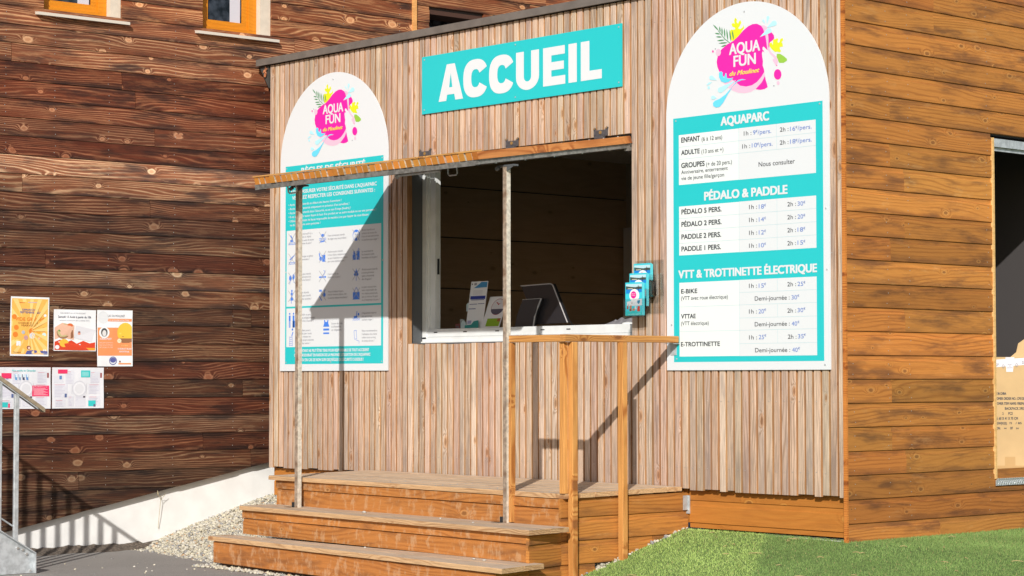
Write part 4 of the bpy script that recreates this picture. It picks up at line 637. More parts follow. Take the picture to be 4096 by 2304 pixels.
# ---- raised shutter flap
HZ, OZ, OY = 2.655, 2.447, -1.40
fl_dir = Vector((0, OY, OZ-HZ)); FLEN = fl_dir.length; fl_dir.normalize()
mb = MB()
def onflap(x, t, d): # t metres from hinge, d above the flap plane
    up = Vector((0, fl_dir.z*-1, fl_dir.y)).normalized(); up = Vector((0, -fl_dir.z, fl_dir.y)); up = -up if up.z < 0 else up
    return Vector((x, 0, HZ)) + fl_dir*t + up*d
def fbox2(x0, x1, t0, t1, d0, d1, mat=0, m=mb):
    m.add([onflap(x0,t0,d0),onflap(x1,t0,d0),onflap(x1,t1,d0),onflap(x0,t1,d0),onflap(x0,t0,d1),onflap(x1,t0,d1),onflap(x1,t1,d1),onflap(x0,t1,d1)],
          [(0,3,2,1),(4,5,6,7),(0,1,5,4),(1,2,6,5),(2,3,7,6),(3,0,4,7)], mat)
fx0, fx1 = OPX0-.022, OPX1-.012
fbox2(fx0, fx0+.04, .02, FLEN-.01, -.088, -.0505); fbox2(fx1-.035, fx1, .02, FLEN-.01, -.081, -.0505); fbox2(fx0+.04, fx1-.036, FLEN-.055, FLEN-.012, -.086, -.0505); fbox2(fx0+.04, fx1-.036, .03, .07, -.086, -.0505); fbox2(fx0+.04, fx1-.036, .66, .70, -.086, -.0505)
fbox2(fx1-.03, fx1+.004, .0, .05, -.10, -.076)
flap = mb.build('shutter_flap', M_STEEL, kio)
ns = 37
for i in range(ns):
    x = fx0 + i*(fx1-fx0-.05)/(ns-1)
    m = MB(); w_ = .0535; ln = .012
    pr = [(0,.003),(0,w_-.003),(.003,w_),(.050,w_+ln),(.050,ln),(.003,0)]
    pr2 = [(d, x+a) for d, a in pr]
    L = FLEN - rk.uniform(0,.012)
    o_ = onflap(x, .01, 0); MF = frame(o_, fl_dir, (-1,0,0)); MI = MF.inverted()
    vs = [MI @ onflap(a, 0.01, -d) for d, a in pr2]+[MI @ onflap(a, L, -d) for d, a in pr2]; nn = 6
    m.add(vs, [(0,1,2,3,4,5)], 1); m.add(vs, [(11,10,9,8,7,6)], 2)
    for q in range(6): m.add([vs[q],vs[(q+1)%6],vs[6+(q+1)%6],vs[6+q]], [(0,1,2,3)], 1 if i == ns-1 else 0)
    j = rk.uniform(.78,1.2); g = rk.uniform(.9,1.12)
    me = m.mesh('flap_slat'); [me.materials.append(q_) for q_ in (M_SLAT, M_POST, M_END)]
    place('flap_slat', me, MF, flap, (j, j*g, j*g*.95, 1) if i < ns-1 else (.72,.60,.62,1))
mb = MB(); fbox2(fx0-.005, fx1, FLEN-.05, FLEN-.004, .0015, .012, 0, mb); mb.build('edge_batten', M_POST, flap, color=(1.05,1.2,1.4,1))
def handle(x, t):
    m = MB(); d = -.082; P = [onflap(x,t,d), onflap(x,t,d-.045), onflap(x+.012,t,d-.055), onflap(x+.088,t,d-.055), onflap(x+.1,t,d-.045), onflap(x+.1,t,d)]
    m.tube(P, .006, 8); fbox2(x-.02, x+.12, t-.012, t+.012, -.0825, -.0805, 0, m); return m
handle(-4.02, 1.30).build('handle', M_GALV, flap); handle(-3.42, .30).build('handle', M_GALV, flap)
m = MB(); m.tube([onflap(-3.86,.42,-.096), onflap(-3.50,.30,-.096)], .010, 8); m.tube([onflap(-3.87,.42,-.096), onflap(-3.85,.42,-.110)], .016, 8); m.build('bolt', M_GALV, flap)
m = MB(); rr = random.Random(3)
for i in range(17):
    x = fx0+.1+i*.14; m.tube([onflap(x,.03,.0), onflap(x,.03,.007)], .006, 6)
    x = fx1-.05-i*.0
for i in range(5): m.tube([onflap(fx1-.02,.2+.26*i,-.075), onflap(fx1-.02,.2+.26*i,-.088)], .006, 6)
m.build('bolt_heads', M_SCREW, flap)
for hx in (-4.01, -3.034, -2.124):
    m = MB(); z = 2.70; y = -.002
    ring = [(1.22*a_, .78*b_) for a_, b_ in [(-.055,-.028),(-.046,-.034),(.046,-.034),(.055,-.028),(.055,.026),(.060,.040),(.050,.048),(.040,.040),(.036,.022),(-.036,.022),(-.040,.040),(-.050,.048),(-.060,.040),(-.055,.026)]]
    m.prism([(hx+a, y, z+b) for a, b in ring], (0, -.006, 0)); m.tube([(hx-.045,-.016,z-.036),(hx+.045,-.016,z-.036)], .011, 8)
    hg = m.build('hinge', flat('dark_hinge_steel', (.075,.07,.075), .45, .2, 60), kio)
    m = MB(); m.tube([(hx,-.0075,z),(hx,-.0125,z)], .012, 10); m.tube([(hx-.059,-.0085,z+.029),(hx-.059,-.0115,z+.029)], .006, 6); m.tube([(hx+.059,-.0085,z+.029),(hx+.059,-.0115,z+.029)], .006, 6)
    m.build('brass_screw', flat('brass', (.45,.27,.09), .4, metal=.5), hg)
# ================================================================== STAIRS
sta = thing('wooden_stairs', (-2.9,-.9,-.34), 'wide timber stairs and landing with worn grey treads below the serving window', 'stairs')
def sideX(y): return -1.371 if y > -1.10 else -1.371-.262*(y+1.10)
rd = random.Random(31)
def quadboard(name, FL, FR, BR, BL, z, th, mat, col=None, zr=None):
    m = MB(); zr = z if zr is None else zr; b = .006
    P = [Vector((FL[0],FL[1],z)), Vector((FR[0],FR[1],zr)), Vector((BR[0],BR[1],zr)), Vector((BL[0],BL[1],z))]
    c = sum(P, Vector())/4
    top = [p+Vector((0,b if i < 2 else -b*.5,0)) for i, p in enumerate(P)]
    mid = [p-Vector((0,0,b)) for p in P]; bot = [p-Vector((0,0,th)) for p in P]
    vs = top+mid+bot; n = 4
    m.add(vs, [(0,1,2,3),(11,10,9,8)], 0); 
    for r_ in (0,4):
        for i in range(4): m.add([vs[r_+i],vs[r_+(i+1)%4],vs[r_+4+(i+1)%4],vs[r_+4+i]], [(0,3,2,1)], 1)
    # local axes: X along the board
    return m.build(name, [mat, M_NOSE], sta, color=col)
# landing boards, run along X
nb = 8; dy0, dy1 = -1.085, -.004
for i in range(nb):
    a = dy0+(dy1-dy0)*i/nb; b = dy0+(dy1-dy0)*(i+1)/nb-.004
    def lx(y): return -4.50-.165*(y-dy0)/(dy1-dy0)
    def rx(y): return -1.348-.024*(y-dy0)/(dy1-dy0)+rd.uniform(-.004,.004)
    zl = .298+.004*(i/nb); zr_ = .284+.012*(i/nb); j = rd.uniform(.93,1.07)
    quadboard('deck_board', (lx(a),a), (rx(a),a-.0), (rx(b),b), (lx(b),b), zl, .030, M_DECK, (j,j,j,1), zr_)
for nm, fl, fr, br, bl, zl, zr_ in [('t2', (-4.54,-1.315),(-1.235,-1.50),(-1.285,-1.116),(-4.56,-1.03), .085,.083), ('t1', (-4.54,-1.585),(-1.105,-1.84),(-1.205,-1.404),(-4.56,-1.385), -.121,-.121)]:
    for h in range(2):
        t0, t1 = (0,.52) if h == 0 else (.535,1.0)
        L = lambda p, q, t: (p[0]+(q[0]-p[0])*t, p[1]+(q[1]-p[1])*t)
        quadboard('tread', L(fl,bl,t0), L(fr,br,t0), L(fr,br,t1), L(fl,bl,t1), zl, .030, M_DECK, None, zr_)
def riser(xa, ya, xb, yb, ztop, zbot, splits, mat=M_RISER, nm='riser_board', prof=True, h1=.055, col=None, zsl=0.0):
    """riser face from (xa, ya) to (xb, yb): a narrow upper board over a wider lower one"""
    A = Vector((xa,ya,0)); B = Vector((xb,yb,0)); d = (B-A); Ltot = d.length; d.normalize(); d = Vector((d.x,d.y,zsl)).normalized()
    up = Vector((0,0,1)) - d*d.z
    zs = [(ztop-h1, h1, -.004, .026), (zbot, ztop-h1-zbot-.004, .004, .022)]
    for r_, (z0, h, off, th) in enumerate(zs):
        cuts = [0]+splits[r_]+[1]
        for a, b in zip(cuts[:-1], cuts[1:]):
            p = A+Vector((d.x,d.y,d.z))*(a*Ltot); l = (b-a)*Ltot-.002
            if r_ == 1: pr = [(off+.0,0),(off,h-.022),(off+.006,h-.016),(off+.006,h),(off+th,h),(off+th,0)]
            else: pr = [(off,0),(off,h),(off+th,h),(off+th,0)]
            m = MB(); n = len(pr); vs = [(0,y,z) for y,z in pr]+[(l,y,z) for y,z in pr]
            m.add(vs, [tuple(range(n)), tuple(range(2*n-1,n-1,-1))]+[(i,n+i,n+(i+1)%n,(i+1)%n) for i in range(n)])
            me = m.mesh(nm); me.materials.append(mat); j = rd.uniform(.9,1.12)
            place(nm, me, frame((p.x,p.y,z0+p.z),(d.x,d.y,d.z),(up.x,up.y,up.z)), sta, col or (j,j,j,1))
riser(-4.45,-1.05, sideX(-1.10)-.022,-1.10, .262, .088, [[.16],[]], zsl=-.004)
riser(-4.54,-1.285, sideX(-1.46)-.022,-1.46, .052, -.119, [[.14],[.06]], zsl=0)
me = MB().bbox((0,-.004,0),(3.29,.03,.152), .004).mesh('riser_board'); me.materials.append(M_RISER)
v = Vector((3.29,-.24,0)); place('riser_board', me, frame((-4.495,-1.565,-.308), v, (0,0,1)), sta, (1.15,1.1,1.1,1))
# end strips and side boards facing the lawn
def sideboards(y0, y1, rows):
    for zb, h in rows:
        a = Vector((sideX(y0) if y0 > -1.10 else sideX(y0), y0, 0)); b = Vector((sideX(y1), y1, 0)); d = (b-a); l = d.length; d.normalize()
        me = ship_mesh(l-.001, h, band=.028 if h > .08 else .006, rec=.009, th=.024, bev=.004); me.materials.append(M_SIDE)
        j = rd.uniform(.98,1.2); place('side_board', me, frame((a.x, a.y, zb), d, (0,0,1)), sta, (j, j*1.02, j, 1))
sideboards(-1.0999, .055, [(.1325,.122), (-.0145,.147)]); sideboards(-1.0999, -.275, [(-.1615,.147)]); sideboards(-.27, .028, [(-.047,.032)]); sideboards(-1.0999, -.80, [(-.3085,.147)])
sideboards(-1.46, -1.1001, [(-.0145,.066), (-.1615,.147), (-.3085,.147)]); sideboards(-1.80, -1.4601, [(-.3085,.155)])
# railing ------------------------------------------------------------
rail = thing('wooden_railing', (-1.31,-1.0,-.25), 'new orange timber railing with three tall posts on the open side of the stairs', 'railing')
def post(x, y, z0, z1, s=.045, sy=None, col=(1,1,1,1)):
    sy = sy or s; m = MB(); m.bbox((0,-sy/2,-s/2),(z1-z0,sy/2,s/2), .003); me = m.mesh('post'); me.materials.append(M_POST)
    return place('post', me, frame((x,y,z0),(0,0,1),(-1,0,0)), rail, col)
post(-1.339,-1.030,-.33,1.235); post(-1.336,-.590,-.16,1.238); post(-1.372,-1.078,.287,1.235, .045, .036); post(-1.850,-1.098,.088,1.235, .062, .042)
def beam(p0, p1, w_, h, col=(1,1,1,1)):
    p0 = Vector(p0); p1 = Vector(p1); d = p1-p0; m = MB(); m.bbox((0,-w_/2,0),(d.length,w_/2,h), .003); me = m.mesh('handrail'); me.materials.append(M_POST)
    return place('handrail', me, frame(p0, d, (0,0,1)), rail, col)
beam((-1.895,-1.092,1.238),(-1.363,-1.092,1.236), .048,.044); beam((-1.338,-1.118,1.238),(-1.396,-.030,1.244), .048,.044)
m = MB(); m.box((-1.46,-.075,1.2335),(-1.376,-.016,1.2375)); m.box((-1.46,-.016,1.16),(-1.405,-.0125,1.2375)); m.build('wall_bracket', M_GALV, rail)
# steel props of the shutter ------------------------------------------
for (x, y, zt, lab) in [(-4.085,-1.125,2.385,'rusty galvanised prop under the left end of the raised shutter'), (-1.857,-1.12,2.370,'rusty galvanised prop in the middle of the window beside the timber post')]:
    p = thing('shutter_prop', (x,y,.083), lab, 'metal post', 'steel props holding up the shutter')
    m = MB(); s = .0175; z0 = .0835; q = .0035
    ring = [(x-s,y-s),(x+s-q,y-s),(x+s-q,y-s+q),(x+s,y-s+q),(x+s,y+s),(x-s,y+s)]
    for i in range(6):
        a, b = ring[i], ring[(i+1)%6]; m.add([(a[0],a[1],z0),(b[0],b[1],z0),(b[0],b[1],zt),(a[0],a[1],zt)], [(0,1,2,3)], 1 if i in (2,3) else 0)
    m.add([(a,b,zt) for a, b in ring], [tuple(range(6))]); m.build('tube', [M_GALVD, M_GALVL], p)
    m = MB(); m.box((x-.105,y-.045,.0835),(x-.030,y+.0,.0865)); m.box((x-.0345,y-.030,.0866),(x-.0185,y-.002,.122)); m.build('foot_bracket', M_BLACK, p)
    m = MB(); m.box((x-.07,y-.02,zt+.001),(x+.09,y+.02,zt+.012)); m.tube([(x-.075,y-.022,zt-.012),(x-.05,y-.022,zt+.0)], .014, 8); m.prism([(x+.022,y-.021,zt-.03),(x+.09,y-.021,zt+.0),(x+.022,y-.021,zt)],(0,.004,0)); m.build('head_bracket', M_DGREY, p)
M_PEB = flat('pebble_stone', (.42,.39,.35), .8, .2, 60)
# pebbles lying on the treads
for i, (x, y, z, s) in enumerate([(-3.25,-1.18,.084,.014), (-2.42,-1.20,.084,.009), (-1.98,-1.30,.083,.008), (-2.9,-1.45,-.121,.009), (-1.72,-1.52,-.121,.010), (-1.60,-1.54,-.121,.011), (-4.0,-1.50,-.121,.005)]):
    me = bpy.data.meshes.new('pebble'); bm = bmesh.new(); bmesh.ops.create_icosphere(bm, subdivisions=2, radius=s)
    for v_ in bm.verts: v_.co = Vector((v_.co.x*1.3, v_.co.y*.9, v_.co.z*.6))*random.uniform(.88,1.1)
    bm.to_mesh(me); bm.free(); me.materials.append(M_PEB)
    o = place('pebble', me, Matrix.Translation((x,y,z+s*.5)))
    tag(o, ['largest grey pebble on the upper tread near the left prop','pale pebble at the back of the upper tread left of the middle prop','small pebble on the upper tread beside the middle prop foot','small pebble at the back of the lowest tread','round pebble near the right end of the lowest tread','angular reddish pebble right of the round one on the lowest tread','tiny pebble at the left end of the lowest tread'][i], 'pebble', 'pebbles on the treads')

sn = MB(); rs_ = random.Random(17)
for i in range(70):
    x = rs_.uniform(-4.3,-1.5); r_ = rs_.choice([(.25,-1.06),( .03,-1.30),(-.2,-1.60)]); 
for (z, yf) in [(.283,None)]:
    for bi in range(8):
        yy = -1.085+1.081*(bi+.5)/8
        for x in (-4.3,-3.75,-3.2,-2.65,-2.1,-1.6):
            for q in (-.03,.03): sn.tube([(x+rs_.uniform(-.01,.01), yy+q, .286+.012*((-x-1.3)/3.2)), (x, yy+q, .2865+.0135*((-x-1.3)/3.2))], .0035, 6)
o = sn.build('deck_screws', M_SCREW, sta); o['kind'] = 'stuff'
# ================================================================== SIGNS
MATS = {'wht':M_WHITE,'blk':M_BLK,'gry':M_GRY,'blu':M_BLU,'scr':M_SCR,'yel':M_YEL,'mag':M_MAG,'pale':M_PALE,'grn':M_GRN,'grn2':M_GRN2,'cy':M_CY,'cyb':M_CYB,'pan':M_WHITE,'drk':M_GRY}
def arch_sign(name, x0, z0, w_, h_, label):
    t = thing(name, (x0+w_/2, -.006, z0), label, 'sign')
    r = w_/2; ring = [(x0, z0),(x0+w_, z0)] + [(x0+r+r*math.cos(a), z0+h_-r+r*math.sin(a)) for a in [math.pi*i/48 for i in range(49)]]
    m = MB(); m.prism([(a, -.012, b) for a, b in ring], (0,.009,0)); m.build('panel', M_WHITE, t)
    return t, lambda d: (lambda u, v: (x0+u, d, z0+v))
def rects(name, lst, mat, t, T):
    m = MB()
    for a, b, c, d in lst: m.add([T(a,c), T(b,c), T(b,d), T(a,d)], [(0,1,2,3)])
    return m.build(name, mat, t, norm=False)
def logo(t, T0, sc=1.0, ou=0, ov=0, deep=-.0126, name='logo'):
    m = MB(); ml = [M_YEL,M_GRN2,M_MAG,M_PALE,M_WHITE,M_GRN,M_GRY,M_CY,M_CYB]; ix = {'yel':0,'grn2':1,'mag':2,'pale':3,'pan':4,'grn':5,'drk':6,'cy':7,'cyb':8}
    for i, (c, pts) in enumerate(LOGO):
        T = T0(deep-.00005*i); vs = [T(ou+u*sc, ov+v*sc) for u, v in pts]
        n = len(vs); bm = bmesh.new(); f = bm.faces.new([bm.verts.new(v) for v in vs]); f.normal_update(); r = bmesh.ops.triangulate(bm, faces=[f], ngon_method='EAR_CLIP')
        bm.verts.index_update(); m.add([v.co[:] for v in bm.verts], [[v.index for v in q.verts] for q in bm.faces], ix[c]); bm.free()
    return m.build(name, ml, t, norm=False)
def writing(t, name, items, T, res=3):
    by = {}
    for it in items: by.setdefault(it[6], []).append(it)
    for col, its in by.items():
        m = MB()
        for s_, u0, u1, v, cap, wt, _ in its: letter(m, s_, u0, u1, v, cap, wt, 0, T, res)
        m.build(name, MATS[col], t, norm=False)['kind'] = 'stuff'
def screws(t, pts, T):
    m = MB()
    for u, v in pts:
        p = Vector(T(u, v)); m.tube([p, p+Vector((0,-.003,0))], .006, 8)
    m.build('sign_screw', M_GALV, t)
# price board ---------------------------------------------------------
t, T = arch_sign('price_sign', -1.495, 1.060, 1.392, 2.372, 'tall white arched price board with turquoise tables on the right of the serving window')
logo(t, T)
rects('turquoise_field', [(.065,1.343,.054,1.672)], M_TEAL, t, T(-.0126))
L0, C1, C2, R0 = .115, .646, .967, 1.287
rows_l = [(1.478,1.5590),(1.3968,1.478),(1.2253,1.3968),(1.0032,1.084),(.9207,1.0032),(.8383,.9207),(.7579,.8383),(.4179,.579),(.2548,.4179),(.0895,.2548)]
rects('label_cell', [(L0+.001,C1,a+.001,b-.001) for a, b in rows_l], M_CELL, t, T(-.0130))
rects('price_cell', [(C1,R0,1.2253,1.559),(C1,R0,.7579,1.084),(C1,R0,.0895,.579)], M_WHITE, t, T(-.0130))
hl = [(L0,R0,v) for v in (1.478,1.3968,1.0032,.9207,.8383,.4179,.2548)] + [(C1,R0,v) for v in (.498,.3337,.169)]
vl = [(C1,1.2253,1.559),(C2,1.3968,1.559),(C1,.7579,1.084),(C2,.7579,1.084),(C1,.0895,.579),(C2,.498,.579),(C2,.3337,.4179),(C2,.169,.2548)]
rects('rule_line', [(a,b,v-.0011,v+.0011) for a,b,v in hl]+[(u-.0011,u+.0011,a,b) for u,a,b in vl], M_LINE, t, T(-.0134))
writing(t, 'lettering', TEXT_PRICE[:3], T(-.0162), 4); writing(t, 'lettering', TEXT_PRICE[3:], T(-.0146), 4)
screws(t, [(.09,1.655),(1.32,1.655),(.045,.30),(1.365,1.0),(.09,.075),(1.35,.03),(1.37,.62),(.7,2.31)], T(-.012))
# safety rules board --------------------------------------------------
t, T = arch_sign('safety_rules_sign', -5.836, 1.068, 1.392, 2.365, 'tall white arched safety rules board partly behind the raised shutter on the left')
logo(t, T)
rects('turquoise_field', [(.071,1.337,.055,1.659)], M_TEAL, t, T(-.0126))
rects('white_field', [(.089,1.311,.520,1.135),(.089,1.312,.193,.505)], M_WHITE, t, T(-.0130))
writing(t, 'lettering', TEXT_RULES, T(-.0138), 2); writing(t, 'lettering', TEXT_PRICE[:3], T(-.0162), 3)
m = MB(); c_ = MB(); TT = T(-.0136); TC = T(-.0142)
def R_(mb_, a, b, c, d): mb_.add([TT(a,c), TT(b,c), TT(b,d), TT(a,d)], [(0,1,2,3)])
def line(mb_, TX, x0, y0, x1, y1, w_=.004):
    dx, dy = x1-x0, y1-y0; l = math.hypot(dx, dy); nx, ny = -dy/l*w_/2, dx/l*w_/2
    mb_.add([TX(x0+nx,y0+ny), TX(x1+nx,y1+ny), TX(x1-nx,y1-ny), TX(x0-nx,y0-ny)], [(3,2,1,0)])
def disc(mb_, TX, x, y, r, n=12, ry=None): mb_.add([TX(x+r*math.cos(2*math.pi*i/n), y+(ry or r)*math.sin(2*math.pi*i/n)) for i in range(n)], [tuple(range(n))])
P = {'a':(.162,1.067),'b':(.570,1.060),'c':(1.001,1.057),'d':(.162,.904),'e':(.570,.906),'f':(1.002,.905),'g':(.162,.750),'h':(.570,.753),'i':(1.002,.752),'j':(.162,.604),'k':(.570,.603),'l':(1.003,.600)}
for k, (x, y) in P.items():
    for s_ in (-1, 1): line(c_, TC, x-.046*s_, y-.045, x+.046*s_, y+.045, .005)
def wave(x, y): 
    for q in range(2):
        for i in range(6): line(m, TT, x-.045+.015*i, y-.012*q+(.005 if i % 2 else 0), x-.03+.015*i, y-.012*q+(0 if i % 2 else .005), .004)
x, y = P['a']; wave(x, y-.035); line(m, TT, x-.02, y+.03, x+.01, y-.005, .010); disc(m, TT, x-.005, y-.015, .022, ry=.010)
x, y = P['b']; wave(x, y-.01); disc(m, TT, x, y+.015, .024, ry=.013); line(m, TT, x-.03, y-.035, x+.03, y-.028, .010)
x, y = P['c']; disc(m, TT, x, y, .044, 20); m.m[-1] = 0
x, y = P['d']; wave(x, y-.03); line(m, TT, x-.03, y-.005, x+.035, y+.03, .010)
x, y = P['e']; R_(m, x-.005, x+.035, y-.04, y+.015); disc(m, TT, x-.025, y-.015, .018); line(m, TT, x-.035, y, x-.045, y+.03, .012)
x, y = P['f']; R_(m, x-.045, x-.006, y-.04, y+.0); R_(m, x+.004, x+.042, y-.04, y+.028); line(m, TT, x+.02, y+.028, x+.03, y+.05, .006); line(m, TT, x-.025, y+.001, x-.025, y+.028, .022)
x, y = P['g']; disc(m, TT, x-.02, y, .018, ry=.024); disc(m, TT, x+.022, y+.01, .015, ry=.022); line(m, TT, x-.02, y-.02, x-.03, y-.05, .005); line(m, TT, x+.02, y-.01, x+.03, y-.04, .005)
x, y = P['h']; line(m, TT, x-.045, y-.008, x+.02, y-.008, .012); line(m, TT, x+.024, y-.008, x+.044, y-.008, .014); line(m, TT, x+.01, y+.005, x+.035, y+.03, .005); line(m, TT, x+.035,y+.03,x+.015,y+.045,.005)
x, y = P['i']
for a in (90, 55, 125, 20, 160):
    l = .048 if a == 90 else .042 if a in (55,125) else .036; q = R(a); ex, ey = x+l*math.cos(q), y-.012+l*1.25*math.sin(q); nx, ny = -math.sin(q)*.010, math.cos(q)*.010
    m.add([TT(x,y-.012), TT((x+ex)/2+nx,(y-.012+ey)/2+ny), TT(ex,ey), TT((x+ex)/2-nx,(y-.012+ey)/2-ny)], [(3,2,1,0)])
line(m, TT, x, y-.05, x, y-.01, .006)
x, y = P['j']; disc(m, TT, x, y+.043, .010); disc(m, TT, x, y+.015, .014, ry=.018); m.add([TT(x-.022,y-.035),TT(x+.022,y-.035),TT(x,y+.005)], [(0,1,2)]); line(m, TT, x-.006,y-.06,x-.006,y-.034,.006)
x, y = P['k']; R_(m, x-.045, x-.01, y+.025, y+.042); disc(m, TT, x+.025, y+.0, .016); line(m, TT, x+.02,y+.015,x+.032,y+.04,.012); line(m, TT, x-.04, y-.01, x-.01, y-.045, .010)
x, y = P['l']; R_(m, x-.042, x+.042, y-.045, y+.012); line(m, TT, x-.03,y+.012,x,y+.05,.005); line(m, TT, x+.03,y+.012,x,y+.05,.005)
for x in (.134, .186): disc(m, TT, x, .462, .009); R_(m, x-.012, x+.012, .405, .448); R_(m, x-.010, x-.002, .350, .405); R_(m, x+.002, x+.010, .350, .405)
R_(m, .172, .205, .350, .405); x, y = .152, .27
line(m, TT, x-.02,y-.07,x-.016,y+.01,.004); line(m, TT, x+.02,y-.07,x+.016,y+.01,.004)
for q in range(5): line(m, TT, x-.018,y-.062+.016*q,x+.018,y-.062+.016*q,.003)
line(m, TT, x+.01, y+.01, x+.028, y+.045, .010); disc(m, TT, x+.02, y+.065, .010)
x, y = .6198, .349; m.add([TT(x-.040,y+.0),TT(x+.040,y+.0),TT(x+.026,y+.03),TT(x+.028,y+.055),TT(x+.018,y+.055),TT(x+.010,y+.038),TT(x-.010,y+.038),TT(x-.018,y+.055),TT(x-.028,y+.055),TT(x-.026,y+.03)], [(9,8,7,6,5,4,3,2,1,0)][:1]); R_(m, x-.038,x+.038,y-.030,y-.014); R_(m, x-.038,x+.038,y-.058,y-.045)
x, y = 1.0036, .425; disc(m, TT, x+.028, y+.014, .011); line(m, TT, x-.03,y-.008,x+.015,y-.004,.016); line(m, TT, x,y,x+.01,y+.038,.008); wave(x, y-.02)
x, y = .991, .280
for a in [(-.016,.03,.014,.036),(.014,.036,.020,-.03),(.020,-.03,-.006,-.036),(-.006,-.036,-.016,.03),(.01,-.04,.05,-.05),(.05,-.05,.048,-.07)]: line(m, TT, x+a[0],y+a[1],x+a[2],y+a[3],.0035)
m.build('pictogram', M_ICON, t, norm=False)['kind'] = 'stuff'; c_.build('crossing_out', flat('grey_cross', (.36,.37,.40), .5), t, norm=False)['kind'] = 'stuff'
mf = MB(); TF = T(-.0139); x, y = P['c']; disc(mf, TF, x, y-.004, .039, 20, .036); mf.build('baby_face', M_WHITE, t, norm=False)
mf = MB(); TF = T(-.01405); disc(mf, TF, x, y-.030, .013); disc(mf, TF, x, y+.032, .016, 12, .010); disc(mf, TF, x-.014, y+.004, .004); disc(mf, TF, x+.014, y+.004, .004); mf.build('baby_feature', M_ICON, t, norm=False)
screws(t, [(.085,1.64),(1.32,1.64),(.085,.07),(1.32,.07),(.68,.07),(.08,.80),(1.33,.85),(.70,2.31)], T(-.012))
# ACCUEIL --------------------------------------------------------------
t = thing('accueil_sign', (-2.975,-.006,2.998), 'long turquoise board with big white ACCUEIL letters above the serving window', 'sign')
m = MB(); m.box((-4.039,-.012,2.998),(-1.912,-.003,3.432)); m.build('panel', M_TEAL, t)
AX0, AZ0 = -4.039, 2.998
def aw(u, v): return (AX0+u, -.0132, AZ0+v)
# letter heights measured on the board
H0, H1 = .076, .349; hh = H1-H0
def strip(pts_out, pts_in, mb_): 
    n = len(pts_out); mb_.add([aw(*p) for p in pts_out]+[aw(*p) for p in pts_in], [(i,i+1,n+i+1,n+i) for i in range(n-1)])
def arcC(mb_, x, w_, ht, th, a0=27, a1=333):
    cx, cy = x+w_/2, H0+hh/2; o = []; i_ = []
    for k in range(33):
        a = R(a0+(a1-a0)*k/32); ca, sa = math.cos(a), math.sin(a)
        def sup(rx, ry): 
            e = 2/2.5; return cx+rx*math.copysign(abs(ca)**e, ca), cy+ry*math.copysign(abs(sa)**e, sa)
        o.append(sup(w_/2, ht/2+.004)); i_.append(sup(w_/2-th, ht/2-th*.78))
    strip(o, i_, mb_)
def q4(mb_, a, b, c, d): mb_.add([aw(a,c), aw(b,c), aw(b,d), aw(a,d)], [(0,1,2,3)])
LET = []
def newl(ch): mm = MB(); LET.append((ch, mm)); return mm
U = dict(A=(.196,.475), C1=(.478,.746), C2=(.765,1.033), U=(1.057,1.300), E=(1.342,1.570), I=(1.603,1.687), L=(1.727,1.935))
a, b = U['A']; mm = newl('A'); mid = (a+b)/2; th = .092; yb = H0+hh*.17; yt = H0+hh*.37
def lx_(v, base): return base+(mid-.038-base)*(v-H0)/hh
zc0, zc1, zap = H0+.045, H0+.098, H1-.070
def oL(z): return a+(mid-.046-a)*(z-H0)/hh
def oR(z): return b+(mid+.046-b)*(z-H0)/hh
def iL(z): return oL(z)+(th-.0)*(1-(z-zc0)/(zap-zc0)*.0)
def inn(z, o): return mid if z >= zap else o
wz = lambda z: th*.98
def tl(z): return min(mid, oL(zc1)+.088+(mid-oL(zc1)-.088)*(z-zc1)/(zap-zc1))
def tr(z): return 2*mid-tl(z)
def q4z(z0, z1, fl, fr): mm.add([aw(fl(z0),z0), aw(fr(z0),z0), aw(fr(z1),z1), aw(fl(z1),z1)], [(0,1,2,3)])
q4z(H0, zc0, oL, lambda z: oL(z)+.088-(z-H0)*.10); q4z(H0, zc0, lambda z: oR(z)-.088+(z-H0)*.10, oR); q4z(zc0, zc1, oL, oR)
q4z(zc1, zap, oL, tl); q4z(zc1, zap, tr, oR); q4z(zap, H1, oL, oR)
for k in ('C1','C2'): a, b = U[k]; arcC(newl('C'), a, b-a+.006, hh, .090)
a, b = U['U']; mm = newl('U'); th = .083; q4(mm, a, a+th, H0+.0901, H1); q4(mm, b-th, b, H0+.0901, H1)
o_ = []; i_ = []; cx = (a+b)/2
for k in range(17): q = R(180+180*k/16); o_.append((cx+(b-a)/2*math.cos(q), H0+.0901+.096*math.sin(q))); i_.append((cx+((b-a)/2-th)*math.cos(q), H0+.0901+.035*math.sin(q)))
strip(i_, o_, mm)
a, b = U['E']; mm = newl('E'); q4(mm, a, a+.086, H0, H1); q4(mm, a+.086, b, H0, H0+.062); q4(mm, a+.086, b-.014, H0+.107, H0+.165); q4(mm, a+.086, b-.004, H1-.060, H1)
a, b = U['I']; mm = newl('I'); q4(mm, a, b, H0, H1)
a, b = U['L']; mm = newl('L'); q4(mm, a, a+.086, H0, H1); q4(mm, a+.086, b, H0, H0+.064)
for ch, mm in LET: mm.build('letter', M_WHITE, t, norm=False)
screws(t, [(.03,.41),(1.05,.41),(2.10,.41),(.03,.03),(1.05,.03),(2.10,.03)], lambda u, v: (AX0+u, -.012, AZ0+v))
